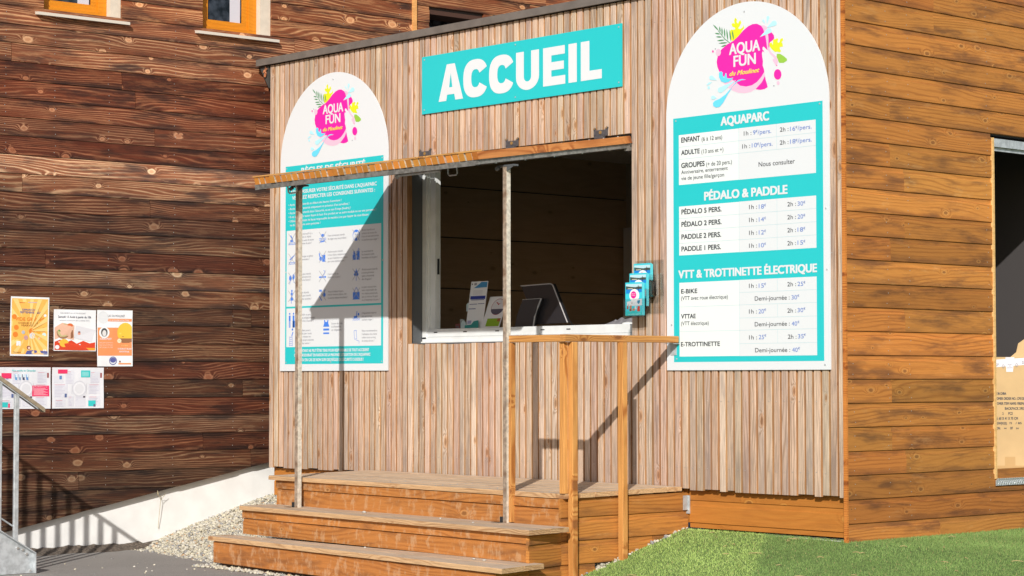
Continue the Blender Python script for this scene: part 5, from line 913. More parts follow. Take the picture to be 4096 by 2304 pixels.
# ================================================================== POSTERS ON THE DARK WALL
PRN = {}
def pm(c, r=.6):
    k = tuple(round(x, 2) for x in c)
    if k not in PRN: PRN[k] = flat('print_%d' % len(PRN), c, r)
    return PRN[k]
M_PAPER = flat('white_paper', (.76,.76,.78), .7)
def poster(name, s0, s1, z0, z1, label, rot=0.0, off=.036):
    t = thing(name, WP((s0+s1)/2, z0, off), label, 'poster'); w_, h_ = s1-s0, z1-z0
    nx, nz = 8, 10; rp = random.Random(int(s0*1000))
    ph = rp.uniform(0, 6)
    def T(u, v, d=0.0):
        b = .0035*math.sin(u*7+ph)*math.sin(v*5+ph) + .010*max(0, v-.93)*rp_edge + .012*max(0, u-.94)
        return tuple(WP(s0+u*w_+rot*(v-.5), z0+v*h_-rot*(u-.5)*.6, off+b+d))
    rp_edge = 1
    m = MB()
    for j in range(nz):
        for i in range(nx): m.add([T(i/nx,j/nz), T((i+1)/nx,j/nz), T((i+1)/nx,(j+1)/nz), T(i/nx,(j+1)/nz)], [(0,1,2,3)])
    bm = bmesh.new()
    o = m.build('sheet', M_PAPER, t, smooth=True, norm=False)
    return t, T
class PR:
    def __init__(s, T): s.T = T; s.by = {}; s.k = 0
    def mb(s, c): return s.by.setdefault(c, MB())
    def rect(s, a, b, c, d, col, lay=1):
        n = max(1, int(abs(b-a)*8)); nn = max(1, int(abs(d-c)*8)); m = s.mb(col); s.k += 1; dz = .0008*lay+.00001*s.k
        for i in range(n):
            for j in range(nn):
                u0, u1 = a+(b-a)*i/n, a+(b-a)*(i+1)/n; v0, v1 = c+(d-c)*j/nn, c+(d-c)*(j+1)/nn
                m.add([s.T(u0,v0,dz), s.T(u1,v0,dz), s.T(u1,v1,dz), s.T(u0,v1,dz)], [(0,1,2,3)])
    def poly(s, pts, col, lay=1): s.k += 1; pts = [(min(max(u,.015),.985), min(max(v,.015),.985)) for u, v in pts]; s.mb(col).add([s.T(u, v, .0008*lay+.00001*s.k) for u, v in pts], [tuple(range(len(pts)))])
    def disc(s, x, y, r, col, lay=1, ry=None, n=16): s.poly([(x+r*math.cos(2*math.pi*i/n), y+(ry or r*.7)*math.sin(2*math.pi*i/n)) for i in range(n)], col, lay)
    def text(s, body, u0, u1, v, cap, col, wt=0, lay=3): letter(s.mb(col), body, u0, u1, v, cap, wt, 0, lambda u, v_: s.T(u, v_, .0008*lay), 2)
    def done(s, t):
        for c, m in s.by.items(): m.build('print', pm(c), t, norm=False)['kind'] = 'stuff'
W_, O_, OR, BR, NV, RD, TL, PK, GY = (.76,.76,.78), (.80,.44,.09), (.72,.20,.02), (.30,.09,.02), (.09,.10,.30), (.62,.05,.015), (.03,.50,.50), (.72,.03,.12), (.45,.46,.50)
t, T = poster('orange_poster', -2.194, -1.870, 1.181, 1.634, 'orange sunburst jumble sale poster, leftmost of the upper row on the dark boards', .004); p = PR(T)
p.rect(.03,.97,.03,.97,O_)
for i in range(18):
    a = 2*math.pi*i/18; b = a+.17; c = (.5,.42)
    def ex(q):
        dx, dy = math.cos(q), math.sin(q); k = min((.47/abs(dx)) if dx else 9, ((.54 if dy > 0 else .38)/abs(dy)) if dy else 9); return (c[0]+dx*k, c[1]+dy*k)
    p.poly([c, ex(a), ex(b)], (.86,.58,.20), 1.5)
for s_, a, b, v, cp, cl, w__ in [('DIMANCHE 4',.30,.72,.765,.034,NV,.02),('SEPTEMBRE 2022',.24,.78,.72,.034,NV,.02),('VIDE GRENIER',.12,.90,.595,.058,OR,.02),('COEUR DE VILLE',.20,.82,.54,.032,BR,.0),('MARVEJOLS',.28,.74,.50,.032,BR,.0)]: p.text(s_, a, b, v, cp, cl, w__)
for x, y, r, c in [(.15,.48,.06,OR),(.13,.36,.065,OR),(.33,.40,.045,GY),(.55,.42,.075,OR),(.74,.42,.055,(.85,.35,.02)),(.88,.45,.06,OR),(.40,.31,.055,(.55,.30,.30)),(.57,.345,.075,W_),(.88,.36,.055,(.55,.72,.70)),(.1,.66,.06,OR),(.90,.69,.035,W_),(.75,.30,.03,(.8,.5,.3))]: p.disc(x, y, r, c, 2.5)
p.disc(.57,.345,.06,(.62,.62,.66),3); p.rect(.16,.27,.17,.25,W_,2.2)
p.poly([(.40,.03),(.97,.03),(.97,.085),(.60,.10),(.44,.09)], NV, 2.2); p.text('03 septembre', .56,.95,.045,.014,W_); p.disc(.48,.14,.05,(.25,.08,.06),2.6); p.disc(.49,.135,.03,(.80,.55,.42),2.9); p.text('Organisé par', .22,.36,.895,.016,RD); p.rect(.45,.72,.90,.915,(.55,.40,.42),2); p.text('Marvejols', .08,.28,.05,.025,BR)
p.disc(.87,.10,.02,W_,2.5); p.disc(.92,.10,.02,W_,2.5); p.done(t)
t, T = poster('food_poster', -1.828, -1.463, 1.222, 1.543, 'white and red poster with a bowl of food, middle of the upper row', .002); p = PR(T)
p.poly([(.02,.02),(.98,.02),(.98,.22),(.85,.19),(.70,.25),(.55,.18),(.42,.26),(.28,.20),(.15,.27),(.02,.22)], RD); p.poly([(.38,.02),(.98,.02),(.98,.08),(.42,.08)], (.80,.33,.03), 2)
p.poly([(.02,.27),(.15,.33),(.48,.27),(.48,.62),(.20,.68),(.02,.56)], (.70,.42,.30), 1.2); p.disc(.22,.44,.155,(.33,.18,.10),1.6,.15); p.disc(.22,.46,.135,(.50,.45,.20),2,.12); p.disc(.25,.47,.045,W_,2.4,.05); p.disc(.25,.47,.018,(.85,.45,.02),2.7,.02); p.disc(.14,.49,.035,(.12,.25,.05),2.3); p.disc(.30,.42,.04,(.55,.10,.04),2.3); p.disc(.38,.60,.08,(.55,.22,.08),1.6,.07); p.disc(.38,.61,.06,(.65,.12,.03),2,.045); p.disc(.25,.62,.08,(.25,.35,.10),1.5,.04); p.disc(.32,.43,.02,(.7,.3,.1),2.5)
p.poly([(.48,.32),(.90,.22),(.99,.52),(.52,.62)], (.66,.65,.69), 1.6); p.poly([(.40,.30),(.47,.33),(.45,.50),(.40,.52)], (.28,.12,.06), 2)
p.disc(.24,.19,.11,(.84,.46,.05),2.4,.10); p.disc(.08,.09,.05,W_,2.4,.05); p.disc(.60,.46,.03,(.25,.10,.10),2.2); p.disc(.60,.42,.035,(.75,.3,.2),2.3); p.disc(.51,.14,.03,(.20,.10,.15),2.4); p.rect(.60,.64,.10,.17,W_,2.2)
p.text('CHANGEMENT AU LAC DU MOULINET', .14,.75,.90,.035,GY); p.text('Samedi 13 Août à partir de 10h', .10,.88,.80,.055,(.12,.12,.16),.01); p.text('présence d\'AROUN BE CUISINE THAÏ', .14,.84,.725,.03,GY); p.done(t)
t, T = poster('yoga_poster', -1.452, -1.137, 1.104, 1.546, 'white and orange lakeside wellness poster, rightmost of the upper row', -.003); p = PR(T)
SA = (.78,.27,.10)
p.rect(.02,.98,.19,.69,SA); p.rect(.30,.98,.80,.85,SA); p.disc(.17,.87,.15,(.66,.67,.69),1.2,.11); p.poly([(.02,.69),(.40,.69),(.40,.75),(.02,.75)], W_, 1.2)
p.disc(.80,.60,.24,(.85,.50,.05),1.8,.18,20); p.poly([(.60,.50),(.98,.50),(.98,.44),(.90,.42),(.70,.42)], (.30,.13,.06), 2.3); p.rect(.62,.98,.57,.60,(.90,.62,.10),2.2); p.rect(.70,.95,.525,.535,(.18,.08,.04),2.6); p.poly([(.84,.53),(.86,.53),(.87,.62),(.86,.63)],(.15,.07,.04),2.7)
p.disc(.20,.60,.14,W_,2,.10,20); p.disc(.20,.60,.105,(.60,.60,.60),2.4,.085,20); p.disc(.20,.605,.085,(.05,.05,.055),2.6,.075,20); p.disc(.20,.59,.055,(.62,.60,.59),2.9,.055,20)
p.disc(.62,.455,.06,(.80,.72,.50),2.8,.04); p.text('15€',.59,.66,.445,.022,(.45,.40,.12))
p.text('LAC DU MOULINET',.30,.78,.88,.04,(.20,.22,.25)); p.text('LES ATELIERS BIEN-ÊTRE',.32,.90,.808,.026,W_); p.text('FLORENCE PICROT',.08,.40,.475,.03,W_,.02)
for i, s_ in enumerate(['Offrez-vous une parenthèse','bien-être en douceur','venez vivre une pratique','de yoga au lac']): p.text(s_, .06,.44,.42-.03*i,.014,(.85,.72,.65))
p.text('11 à 12h15',.68,.86,.36,.025,(.88,.70,.25)); p.text('11/18 JUILLET /28 juillet',.58,.97,.30,.028,W_,.02); p.text('1/8 AOUT/18 août',.62,.90,.25,.028,W_,.02)
p.disc(.45,.10,.11,NV,2,.075,20); p.disc(.45,.10,.09,(.70,.71,.75),2.3,.06,20); p.disc(.45,.11,.085,NV,2.6,.045,20); p.rect(.60,.95,.035,.06,SA,2); p.disc(.64,.085,.025,(.16,.06,.05),2.5); p.done(t)
def menu(name, s0, s1, z0, z1, label, seed):
    t, T = poster(name, s0, s1, z0, z1, label, .001); p = PR(T); r = random.Random(seed)
    p.rect(.0,1,0,1,(.70,.70,.74),.5)
    for (a, b, c, d) in [(.03,.22,.62,.80),(.25,.42,.60,.92),(.73,.93,.62,.90),(.03,.30,.25,.60),(.70,.93,.35,.60),(.05,.26,.04,.22),(.45,.65,.05,.35),(.70,.93,.06,.30),(.30,.42,.05,.3)]:
        p.rect(a, b, c, d, (.64,.64,.70), 1)
        n = int((d-c)/.035)
        for i in range(n): p.rect(a+.02, b-.02-r.uniform(0,.06), d-.03-i*.035, d-.018-i*.035, (.52,.50,.60) if i else (.62,.30,.36), 1.4)
    p.disc(.52,.48,.14,(.60,.60,.65),1.8,.20,20); p.disc(.52,.48,.115,(.74,.74,.78),2.1,.165,20); p.disc(.52,.48,.085,(.66,.66,.70),2.4,.12,20); p.rect(.375,.382,.35,.62,(.55,.55,.6),2); p.rect(.655,.662,.35,.62,(.55,.55,.6),2)
    p.rect(.14,.185,.71,.80,(.10,.22,.45),2); p.rect(.60,.64,.26,.30,(.05,.04,.06),2); p.rect(.93,.965,.75,.87,(.30,.08,.08),2); p.rect(.24,.28,.27,.36,(.08,.12,.28),2)
    return t, p
t, p = menu('menu_sheet', -2.285, -1.851, .777, 1.094, 'pale printed place mat half hidden behind the handrail, left of the lower row', 1)
p.text('Nos snacks en Gévaudan', .25,.70,.90,.05,TL); p.rect(.05,.24,.73,.86,PK,2); p.rect(.64,.97,.30,.56,PK,2); p.text('INFORMATIONS',.66,.94,.52,.02,W_)
for i in range(8): p.rect(.67,.94-.04*(i%3),.33+.022*i,.338+.022*i,(.85,.55,.60),2.6)
p.rect(.05,.17,.04,.16,TL,2); p.rect(.18,.21,.03,.13,PK,2)
for i, c in enumerate([(.12,.30,.55),(.25,.35,.5),(.04,.05,.12),(.10,.25,.55)]): p.poly([(.31+.07*i,.70),(.35+.07*i,.69),(.34+.07*i,.84),(.30+.07*i,.83)], c, 2); p.poly([(.32+.07*i,.76),(.355+.07*i,.76),(.345+.07*i,.84),(.31+.07*i,.84)], (.6,.72,.8), 2.4)
p.done(t)
t, p = menu('menu_sheet', -1.838, -1.391, .777, 1.094, 'pale printed place mat with turquoise boxes, right of the lower row under the food poster', 2)
p.rect(.11,.29,.85,.95,PK,2); p.text('TRAIN',.14,.26,.90,.02,W_); p.rect(.55,.73,.76,.93,TL,2); p.rect(.70,.84,.05,.19,TL,2); p.rect(.80,.835,.04,.10,(.1,.1,.2),2.4)
for i in range(4): p.rect(.57,.70,.79+.03*i,.80+.03*i,(.5,.8,.8),2.6)
p.done(t)
# ================================================================== BROCHURES
hol = thing('brochure_holder', (-1.70,-.06,1.415), 'clear acrylic three tier brochure holder on the slats right of the window', 'brochure holder')
m = MB()
m.box((-1.79,-.0062,1.44),(-1.53,-.0035,1.80))
for y, z in ((-.030,1.545),(-.070,1.480),(-.110,1.415)):
    m.box((-1.785,y-.020,z),(-1.607,y-.0175,z+.125)); m.box((-1.785,y-.017,z),(-1.7825,y+.016,z+.125)); m.box((-1.6095,y-.017,z),(-1.607,y+.016,z+.125)); m.box((-1.782,y-.017,z),(-1.610,y+.016,z+.003)); m.box((-1.782,y+.0165,z),(-1.610,y+.019,z+.19))
m.box((-1.60,-.075,1.56),(-1.53,-.0725,1.66)); m.box((-1.60,-.0724,1.56),(-1.5985,-.0065,1.70)); m.box((-1.532,-.0724,1.56),(-1.530,-.0065,1.70)); m.box((-1.60,-.0724,1.558),(-1.53,-.0065,1.5595))
m.build('acrylic_tray', M_ACRYL, hol)
for q, (y, zt) in enumerate([(-.030,1.778),(-.070,1.712),(-.110,1.649)]):
    lab = ['stack of turquoise brochures in the top rear tier of the acrylic holder','stack of turquoise brochures in the middle tier of the acrylic holder','stack of turquoise brochures in the front lower tier of the acrylic holder'][q]
    b = thing('brochure_stack', (-1.695,y,zt-.225), lab, 'brochures', 'brochures in the acrylic holder'); x0, x1, z0 = -1.775, -1.620, zt-.222
    m = MB(); m.box((x0,y-.010,z0),(x1,y+.006,zt)); m.box((x0+.012,y+.0065,z0),(x1+.006,y+.010,zt-.006)); m.build('paper', flat('brochure_edge', (.10,.55,.62), .5), b)
    w_ = x1-x0; h_ = zt-z0
    def BT(d): return lambda u, v: (x0+u*w_, y-.0105-d, z0+v*h_)
    def bq(nm, pts, col, d): mm = MB(); T_ = BT(d); mm.add([T_(*p_) for p_ in pts], [tuple(range(len(pts)))]); mm.build(nm, pm(col, .3), b, norm=False)
    bq('cover', [(0,0),(1,0),(1,1),(0,1)], (.04,.55,.66), .0001)
    bq('cover_sky', [(.04,.84),(1,.84),(1,.95),(.04,.95)], (.45,.66,.72), .0003)
    bq('cover_hills', [(.04,.79),(1,.79),(1,.86),(.8,.87),(.6,.85),(.3,.87),(.04,.89)], (.05,.08,.07), .0005)
    bq('cover_town', [(.15,.80),(.45,.80),(.45,.825),(.15,.825)], (.50,.47,.35), .0007)
    bq('cover_lake', [(.04,.66),(1,.70),(1,.79),(.04,.79)], (.01,.22,.62), .0005)
    bq('cover_post', [(.78,.75),(.82,.74),(.80,.90),(.77,.90)], (.05,.02,.03), .0009)
    bq('cover_oval', [(.55+.30*math.cos(R(a)), .60+.20*math.sin(R(a))) for a in range(0,360,18)], W_, .0011)
    bq('cover_logo', [(.50+.17*math.cos(R(a)), .62+.11*math.sin(R(a))) for a in range(0,360,24)], (.80,.01,.28), .0013)
    mm = MB(); T_ = BT(.0017); letter(mm, 'AQUA', .37,.62,.64,.03,.03,0,T_,2); letter(mm,'FUN',.40,.60,.59,.03,.03,0,T_,2); mm.build('cover_lettering', M_WHITE, b, norm=False)
    bq('cover_band', [(.1,.42),(1,.50),(1,.30),(.1,.28)], (.66,.68,.72), .0006)
    bq('cover_badge', [(.72,.44),(.90,.46),(.88,.38),(.80,.34),(.73,.38)], (.02,.22,.40), .0014)
    for a, c, w2, h2, cl in [(.14,.25,.10,.10,(.45,.07,.04)),(.32,.22,.14,.17,(.48,.20,.11)),(.50,.18,.16,.07,(.50,.20,.10)),(.30,.17,.12,.03,(.03,.30,.33)),(.80,.20,.18,.16,(.60,.05,.03)),(.20,.32,.05,.03,(.4,.2,.12)),(.62,.23,.12,.10,(.66,.67,.70)),(.40,.38,.06,.04,(.35,.18,.10)),(.82,.37,.05,.03,(.4,.2,.12))]:
        bq('cover_figure', [(a-w2/2,c-h2/2),(a+w2/2,c-h2/2),(a+w2*.4,c+h2/2),(a-w2*.3,c+h2/2)], cl, .0010)
    bq('cover_foot', [(.0,.0),(1,.0),(1,.10),(.5,.14),(0,.12)], (.03,.48,.50), .0012)
    mm = MB(); letter(mm, 'www.aquafun-moulinet.fr', .2,.9,.03,.025,0,0,BT(.0017),2); mm.build('cover_lettering', M_WHITE, b, norm=False)
# ================================================================== ON THE COUNTER
CZ = 1.386
def lean_sheet(name, x0, x1, zt, y0, lean, label, cat='leaflet'):
    t = thing(name, ((x0+x1)/2,y0,CZ), label, cat); m = MB()
    h = zt-CZ; P = lambda u, v, d=0: (x0+u*(x1-x0), y0+lean*v-d, CZ+.001+v*h)
    m.prism([P(0,0),P(1,0),P(1,1),P(0,1)], (0,.003,0)); m.build('sheet', M_PAPER, t); return t, P
t, P = lean_sheet('info_leaflet', -3.993, -3.800, 1.745, .385, .060, 'tall white leaflet with blue header and bars leaning on the counter'); 
def pp(name, pts, col, d=.0006): m = MB(); m.add([P(u,v,d) for u, v in pts], [tuple(range(len(pts)))]); m.build(name, pm(col), t, norm=False)
def pr_(a,b,c,d): return [(a,c),(b,c),(b,d),(a,d)]
pp('print', [(.20,.86),(.97,.87),(.97,.985),(.60,.985),(.45,.93)], (.05,.25,.50)); pp('print', pr_(.06,.95,.62,.69), (.02,.04,.30)); pp('print', pr_(.12,.90,.60,.612), (.02,.04,.22)); pp('print', pr_(.06,.52,.51,.522), (.02,.04,.22)); pp('print', pr_(.56,.94,.515,.527), (.02,.04,.22)); pp('print', pr_(.04,.46,.41,.425), (.02,.04,.25)); pp('print', pr_(.08,.3,.10,.17), (.35,.35,.55)); pp('print', pr_(.05,.12,.93,.96), (.08,.08,.1)); pp('print', pr_(.2,.35,.92,.97), (.3,.3,.33))
for i in range(5): pp('print', pr_(.2,.75,.72+.02*i,.725+.02*i), (.45,.45,.52))
t, P = lean_sheet('info_leaflet', -3.805, -3.60, 1.625, .375, .095, 'white leaflet with dark red bird emblem and green picture beside the steel prop')
pp('print', [(.60+.36*math.cos(R(a)), .67+.26*math.sin(R(a))) for a in range(0,360,15)], (.30,.04,.06), .0006); pp('print', [(.60+.34*math.cos(R(a)), .67+.245*math.sin(R(a))) for a in range(0,360,15)], (.66,.65,.68), .0009); pp('print', [(.60+.34*math.cos(R(a)), .60+.175*math.sin(R(a))) for a in range(180,361,15)], (.10,.09,.13), .0012)
pp('print', [(.42,.83),(.55,.76),(.60,.72),(.72,.80),(.60,.76),(.56,.80)], (.40,.01,.02), .0015); pp('print', pr_(.22,.95,.05,.30), (.25,.42,.02), .0006); pp('print', pr_(.78,.95,.20,.30), (.35,.12,.03), .0009)
t = thing('leaflet_stand', (-3.95,.34,CZ), 'clear and turquoise leaflet stand at the foot of the blue leaflet', 'leaflet stand')
m = MB(); m.prism([(-4.03,.365,CZ+.001),(-3.97,.365,CZ+.001),(-3.975,.365,CZ+.05),(-4.0,.365,CZ+.065),(-4.025,.365,CZ+.04)], (0,.01,0)); m.prism([(-4.035,.43,1.52),(-3.99,.43,1.52),(-3.985,.43,1.575),(-4.02,.43,1.585),(-4.035,.43,1.57)], (0,.008,0)); m.build('clear_lip', flat('frosted_plastic', (.50,.62,.64), .4), t)
m = MB(); m.prism([(-3.975,.360,CZ+.001),(-3.82,.360,CZ+.001),(-3.82,.360,CZ+.06),(-3.87,.360,CZ+.055),(-3.90,.360,CZ+.03),(-3.975,.360,CZ+.025)], (0,.004,0)); m.build('turquoise_front', flat('turquoise_plastic', (.03,.28,.27), .4), t)
t = thing('drinks_bottle', (-4.005,.52,CZ), 'dark clear drinks bottle with red cap behind the blue leaflet', 'bottle')
m = MB(); m.tube([(-4.03,.50,CZ+.001),(-4.03,.50,CZ+.18),(-4.03,.50,CZ+.235),(-4.03,.50,CZ+.255)], [.036,.036,.014,.013], 14); m.build('body', flat('dark_bottle', (.05,.045,.05), .15), t, smooth=True)
m = MB(); m.tube([(-4.03,.50,CZ+.2555),(-4.03,.50,CZ+.278)], .016, 12); m.build('cap', flat('red_cap', (.55,.01,.015), .4), t)
m = MB(); m.tube([(-4.03,.50,CZ+.075),(-4.03,.50,CZ+.13)], .0368, 14); m.build('wrapper', flat('bottle_wrapper', (.16,.04,.03), .5), t)
for (x, y, s1, s2, h, col, nm, lab) in [(-4.21,.47,.05,.04,.045,(.33,.12,.12),'small_box','small dull red box on the left end of the counter'), (-4.13,.46,.045,.04,.05,(.06,.12,.03),'small_box','small green tea box beside the red box on the counter')]:
    m = MB(); m.bbox((x,y,CZ+.001),(x+s1,y+s2,CZ+h), .003); m.prism([(x+.008,y-.0006,CZ+.012),(x+s1-.008,y-.0006,CZ+.012),(x+s1-.008,y-.0006,CZ+h*.6),(x+.008,y-.0006,CZ+h*.6)], (0,.0004,0), 1)
    tag(m.build(nm, [flat(nm+lab[6:10], col, .6), M_GRY]), lab, 'box', 'little boxes on the counter')
m = MB(); m.tube([(-4.09,.44,CZ+.001),(-4.09,.44,CZ+.075)], [.016,.022], 12); tag(m.build('plastic_cup', flat('clear_cup', (.30,.34,.36), .2), smooth=False), 'grey plastic cup standing left of the bottle', 'cup')
t = thing('till_monitor', (-3.16,.45,CZ), 'dark till monitor seen from behind with pale rim leaning on its foot', 'monitor')
A = [Vector((-3.385,.405,1.693)), Vector((-3.045,.405,1.700)), Vector((-2.885,.405,1.412)), Vector((-3.225,.405,1.405))]
m = MB(); m.prism(A, (0,.03,0)); m.build('screen_back', flat('charcoal_plastic', (.018,.017,.02), .35), t)
m = MB(); rim = [A[0]+Vector((0,-.004,0)), A[1]+Vector((-.02,-.004,0)), A[1]+Vector((.006,-.004,-.012)), A[2]+Vector((.0,-.004,0))]; m.tube(rim, .0045, 6); m.build('rim', flat('pale_rim', (.42,.40,.40), .3), t)
m = MB(); ft = [(-3.335,1.588),(-3.135,1.592),(-3.170,1.53),(-3.205,1.46),(-3.22,1.388),(-3.42,1.388),(-3.40,1.47)]; m.prism([(a,.372,b) for a, b in ft], (0,.028,0)); m.build('foot', flat('foot_plastic', (.028,.028,.034), .4), t)
m = MB(); m.tube([(-3.335,.368,1.589),(-3.135,.368,1.593)], .0022, 6); m.tube([(-3.128,.368,1.592),(-3.163,.368,1.53),(-3.198,.368,1.46),(-3.213,.368,1.390)], .0065, 6); m.build('foot_edge', flat('silver_edge', (.40,.40,.41), .3), t)
m = MB(); m.tube([(-3.0,.50,1.50),(-2.96,.48,1.44),(-2.88,.46,1.39),(-2.75,.45,1.392)], .003, 6); m.build('cable', M_BLACK, t)
# crumpled bag and a white cup lid at the right end
bm = bmesh.new(); bmesh.ops.create_grid(bm, x_segments=26, y_segments=12, size=.5); rc = random.Random(4)
for v in bm.verts:
    x, y = v.co.x, v.co.y; e = max(0, 1-(2*abs(x))**3)*max(0, 1-(2*abs(y))**3)
    v.co = Vector((-2.42+x*.50, .62+y*.22, CZ+.004+e*(.030+.022*math.sin(x*19+y*7)*math.cos(y*23)+rc.uniform(0,.016))))
me = bpy.data.meshes.new('crumpled_bag'); bm.to_mesh(me); bm.free(); me.materials.append(flat('grey_bag', (.17,.165,.18), .6)); o = bpy.data.objects.new('crumpled_bag', me); tag(o, 'crumpled grey bag lying at the right end of the counter', 'bag'); link(o)
m = MB(); m.tube([(-2.28,.42,CZ+.001),(-2.28,.42,CZ+.012),(-2.28,.42,CZ+.020)], [.050,.045,.015], 16); tag(m.build('saucer', M_FRAME), 'small white dish on the counter by the right jamb of the window', 'dish')
# ================================================================== CARDBOARD BOX IN THE DOORWAY
t = thing('cardboard_box', (-.35,2.15,.347), 'tall brown cardboard box with printed text standing in the side doorway', 'box')
P0 = Vector((-.46,1.80,.350)); D1 = Vector((.7226,.6913,0)).normalized(); D2 = Vector((-D1.y, D1.x, 0)); BH = .800
def BP(u, v, d=0.0): return tuple(P0 + D1*u - D2*d + Vector((0,0,v)))
m = MB(); m.add([BP(0,0),BP(.60,0),BP(.60,BH),BP(0,BH),BP(0,0,-.41),BP(.60,0,-.41),BP(.60,BH,-.41),BP(0,BH,-.41)], [(0,1,2,3),(5,4,7,6),(4,0,3,7),(1,5,6,2),(0,4,5,1)]); m.build('body', M_BOX, t)
def flapb(pts): mm = MB(); mm.prism([BP(*p_) for p_ in pts], D2*.004); mm.build('flap', M_BOX, t)
flapb([(.345,BH,-.02),(.60,BH,-.02),(.60,BH+.13,-.06),(.45,BH+.125,-.06),(.405,BH+.095,-.05),(.39,BH+.035,-.04)]); flapb([(0,BH,-.004),(.60,BH,-.004),(.60,BH+.004,-.20),(0,BH+.004,-.20)])
m = MB(); m.add([BP(.0,.712,.0008),BP(.60,.760,.0008),BP(.60,.806,.0008),BP(.0,.768,.0008)], [(0,1,2,3)]); m.add([BP(.315,.70,.0012),BP(.36,.70,.0012),BP(.37,.80,.0012),BP(.31,.80,.0012)], [(0,1,2,3)]); m.build('tape', M_TAPE, t, norm=False)
m = MB(); m.add([BP(.30,.05,.0008),BP(.37,.05,.0008),BP(.37,.12,.0008),BP(.30,.12,.0008)], [(0,1,2,3)]); m.add([BP(.0,.0,.0006),BP(.6,.0,.0006),BP(.6,.06,.0006),BP(.0,.06,.0006)], [(0,1,2,3)]); m.build('brown_tape', flat('brown_tape', (.46,.28,.11), .4), t, norm=False)
def uu(x): return .22+(x-3968)*.00172
def vv(y): return (1.157-(y-1425)/611) - .350
m = MB(); TB = lambda u, v: BP(u, v, .0016)
for s_, xa, xb, yz, cap in [('MADE IN CHINA',161,295,570,26),('CUSTOMER ORDER NO.: CF012034',151,487,620,26),('CUSTOMER ITEM NAME: FIREMAN',151,487,670,26),('BACKPACK 2902',280,468,720,26),("Q'TY:",152,190,770,22),('2',256,268,770,24),('PCS',312,354,770,26),('SIZES: 60 X 41 X 75 CM',152,403,820,26),('N.W/GW(KGS):',152,300,868,24),('73',320,345,865,20),('/ 85',380,438,865,20),('CARTON:',152,236,918,24),('44',270,294,915,16),('OF',328,354,918,26),('50',384,410,915,16)]:
    letter(m, s_, uu(3900+xa/2.413), uu(3900+xb/2.413), vv(1350+yz/2.413), cap/2.413/611, .03, 0, TB, 2)
m.build('lettering', M_BLK, t, norm=False)['kind'] = 'stuff'
m = MB()
for s_, a, b, v, cp in [('SMSP',.215,.265,.738,.020),('SMSP',.42,.50,.755,.020),('BANDE',.325,.352,.748,.007),('DE',.333,.345,.736,.007),('GARANTIE',.318,.358,.724,.007)]: letter(m, s_, a, b, v, cp, 0, 0, lambda u, v_: BP(u, v_, .0022), 2)
for u, v in ((.295,.738),(.385,.746)):
    for i in range(16):
        a, b = 2*math.pi*i/16, 2*math.pi*(i+1)/16; m.add([BP(u+.009*math.cos(a),v+.013*math.sin(a),.0022),BP(u+.009*math.cos(b),v+.013*math.sin(b),.0022),BP(u+.0065*math.cos(b),v+.010*math.sin(b),.0022),BP(u+.0065*math.cos(a),v+.010*math.sin(a),.0022)], [(0,1,2,3)])
    m.add([BP(u-.003,v-.004,.0022),BP(u-.001,v-.004,.0022),BP(u+.003,v+.004,.0022),BP(u+.001,v+.004,.0022)], [(0,1,2,3)])
m.build('tape_print', M_GRY, t, norm=False)['kind'] = 'stuff'
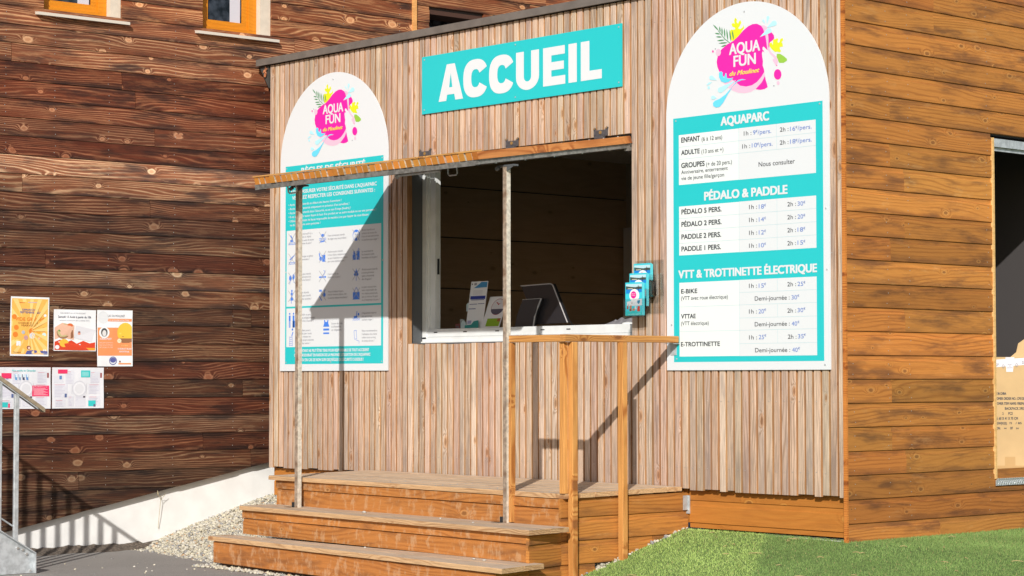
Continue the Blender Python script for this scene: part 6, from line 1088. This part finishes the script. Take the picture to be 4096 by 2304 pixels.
# ================================================================== STEEL STAIRCASE AT THE LEFT EDGE
t = thing('steel_staircase', (-4.6,-3.6,-.34), 'galvanised steel staircase with wood topped handrail at the left edge', 'staircase')
SX = -4.932; SL = -.632
def sp(y, z0, x=SX): return Vector((x, y, z0 + SL*(y+2.905)))
def ztop(y): return -.117 + SL*.96*(y+2.905)
def zrail(y): return .905 + .645*-(y+2.905)
for k, X0 in enumerate((SX, -5.88)):
    sh = 0 if k == 0 else -.12
    def Y_(y): return y+sh
    m = MB(); ya, yb = -2.775, -6.6
    ring = [(ya,-.337),(ya,ztop(ya)),(yb,ztop(yb)),(yb,ztop(yb)-.25),(ya-.40,ztop(ya-.40)-.25),(ya-.25,-.337)]
    m.prism([(X0, Y_(a), b) for a, b in ring], (.008,0,0)); m.prism([(X0+.0081, Y_(ya), ztop(ya)), (X0+.05, Y_(ya), ztop(ya)), (X0+.05, Y_(yb), ztop(yb)), (X0+.0081, Y_(yb), ztop(yb))], (0,0,-.007)); m.prism([(X0+.0081,Y_(ya),-.337),(X0+.05,Y_(ya),-.337),(X0+.05,Y_(ya),ztop(ya)-.0075),(X0+.0081,Y_(ya),ztop(ya)-.0075)], (0,-.006,0))
    m.build('stringer', M_GALV, t)
    for i in range(14 if k == 0 else 4):
        y = -2.905-.131*i if k == 0 else -2.905-.9*i; m = MB(); m.bbox((X0-.022,Y_(y)-.017,ztop(y)-.10),(X0-.001,Y_(y)+.017,zrail(y)-.005), .002); m.build('post', M_GALV, t)
    def along(y0, y1, dz, h, w_, mat, nm, shx=0):
        m = MB(); m.add([(X0-.011-w_/2,Y_(y0),zrail(y0)+dz),(X0-.011+w_/2,Y_(y0),zrail(y0)+dz),(X0-.011+w_/2,Y_(y1),zrail(y1)+dz),(X0-.011-w_/2,Y_(y1),zrail(y1)+dz),
               (X0-.011-w_/2,Y_(y0),zrail(y0)+dz+h),(X0-.011+w_/2,Y_(y0),zrail(y0)+dz+h),(X0-.011+w_/2,Y_(y1),zrail(y1)+dz+h),(X0-.011-w_/2,Y_(y1),zrail(y1)+dz+h)], [(0,3,2,1),(4,5,6,7),(0,1,5,4),(1,2,6,5),(2,3,7,6),(3,0,4,7)]); m.build(nm, mat, t)
    along(-2.695,-6.6,.002,.030,.050, wood('grey_handrail_wood', (.33,.27,.19),(.24,.19,.12),(.2,.14,.1),(.2,.16,.11),kprob=2) if k == 0 else M_GALV, 'handrail'); along(-2.745,-6.6,-.008,.009,.036,M_GALV,'rail_bracket')
    if k == 0:
        m = MB(); m.tube([(X0-.012,-2.90,-.025),(X0-.012,-6.6,-.025+.625*3.7)], .006, 8); m.build('lower_rod', M_GALV, t)
    else:
        for q in range(5):
            m = MB(); m.tube([(X0-.012,Y_(-2.90),.02+.17*q),(X0-.012,Y_(-6.2),.02+.17*q+.64*3.3)], .007, 8); m.build('rod', M_GALV, t)
for i in range(9):
    y = -2.95-.27*i; z = ztop(y)-.04; m = MB(); m.box((-5.83,y-.27,z-.03),(SX-.03,y-.01,z)); m.build('tread', M_GALV, t)
m = MB()
for (y, z) in [(-2.86,-.155),(-2.90,-.14),(-2.83,-.185),(-2.80,-.30)]: m.tube([(SX+.008,y,z-.02),(SX+.018,y,z-.02)], .009, 6)
m.build('bolt', M_SCREW, t)
try: bpy.data.objects.remove(_fo)
except Exception: pass

# dry weed against the concrete base, dead leaf caught under the eave
m = MB()
def WQ(s, z, o): q = WP(s, z, o); return (q.x, q.y, q.z)
m.tube([WQ(-.861,-.19,-.018),WQ(-.866,-.08,.004),WQ(-.858,.035,.012)], .0022, 5); m.tube([WQ(-.858,.035,.012),WQ(-.822,.088,.03)], .0018, 5); m.tube([WQ(-.858,.035,.012),WQ(-.893,.09,.028)], .0018, 5); m.tube([WQ(-.875,.065,.02),WQ(-.835,.075,.03)], .0014, 5); m.tube([WQ(-.893,.085,.03),WQ(-.898,.115,.03)], [.006,.002], 5)

tag(m.build('dry_weed', flat('dry_weed_stem', (.40,.33,.20), .8)), 'thin dry forked weed standing against the white concrete base', 'weed')
m = MB(); rl = random.Random(2)
for i in range(16):
    a = rl.uniform(0, 6.28); c = Vector((-6.045+rl.uniform(-.012,.012), -.018, 3.565-.0045*i)); m.add([c, c+Vector((.018*math.cos(a), .01*math.sin(a), -.004)), c+Vector((.022*math.cos(a), .012*math.sin(a), -.016)), c+Vector((.004,0,-.012))], [(0,1,2,3)])
m.tube([(-6.045,-.018,3.575),(-6.045,-.018,3.49)], .0015, 5)
tag(m.build('dead_leaf', flat('rusty_dead_leaf', (.42,.15,.06), .8), norm=False), 'rust coloured dead twig hanging under the left corner of the kiosk roof', 'leaf')
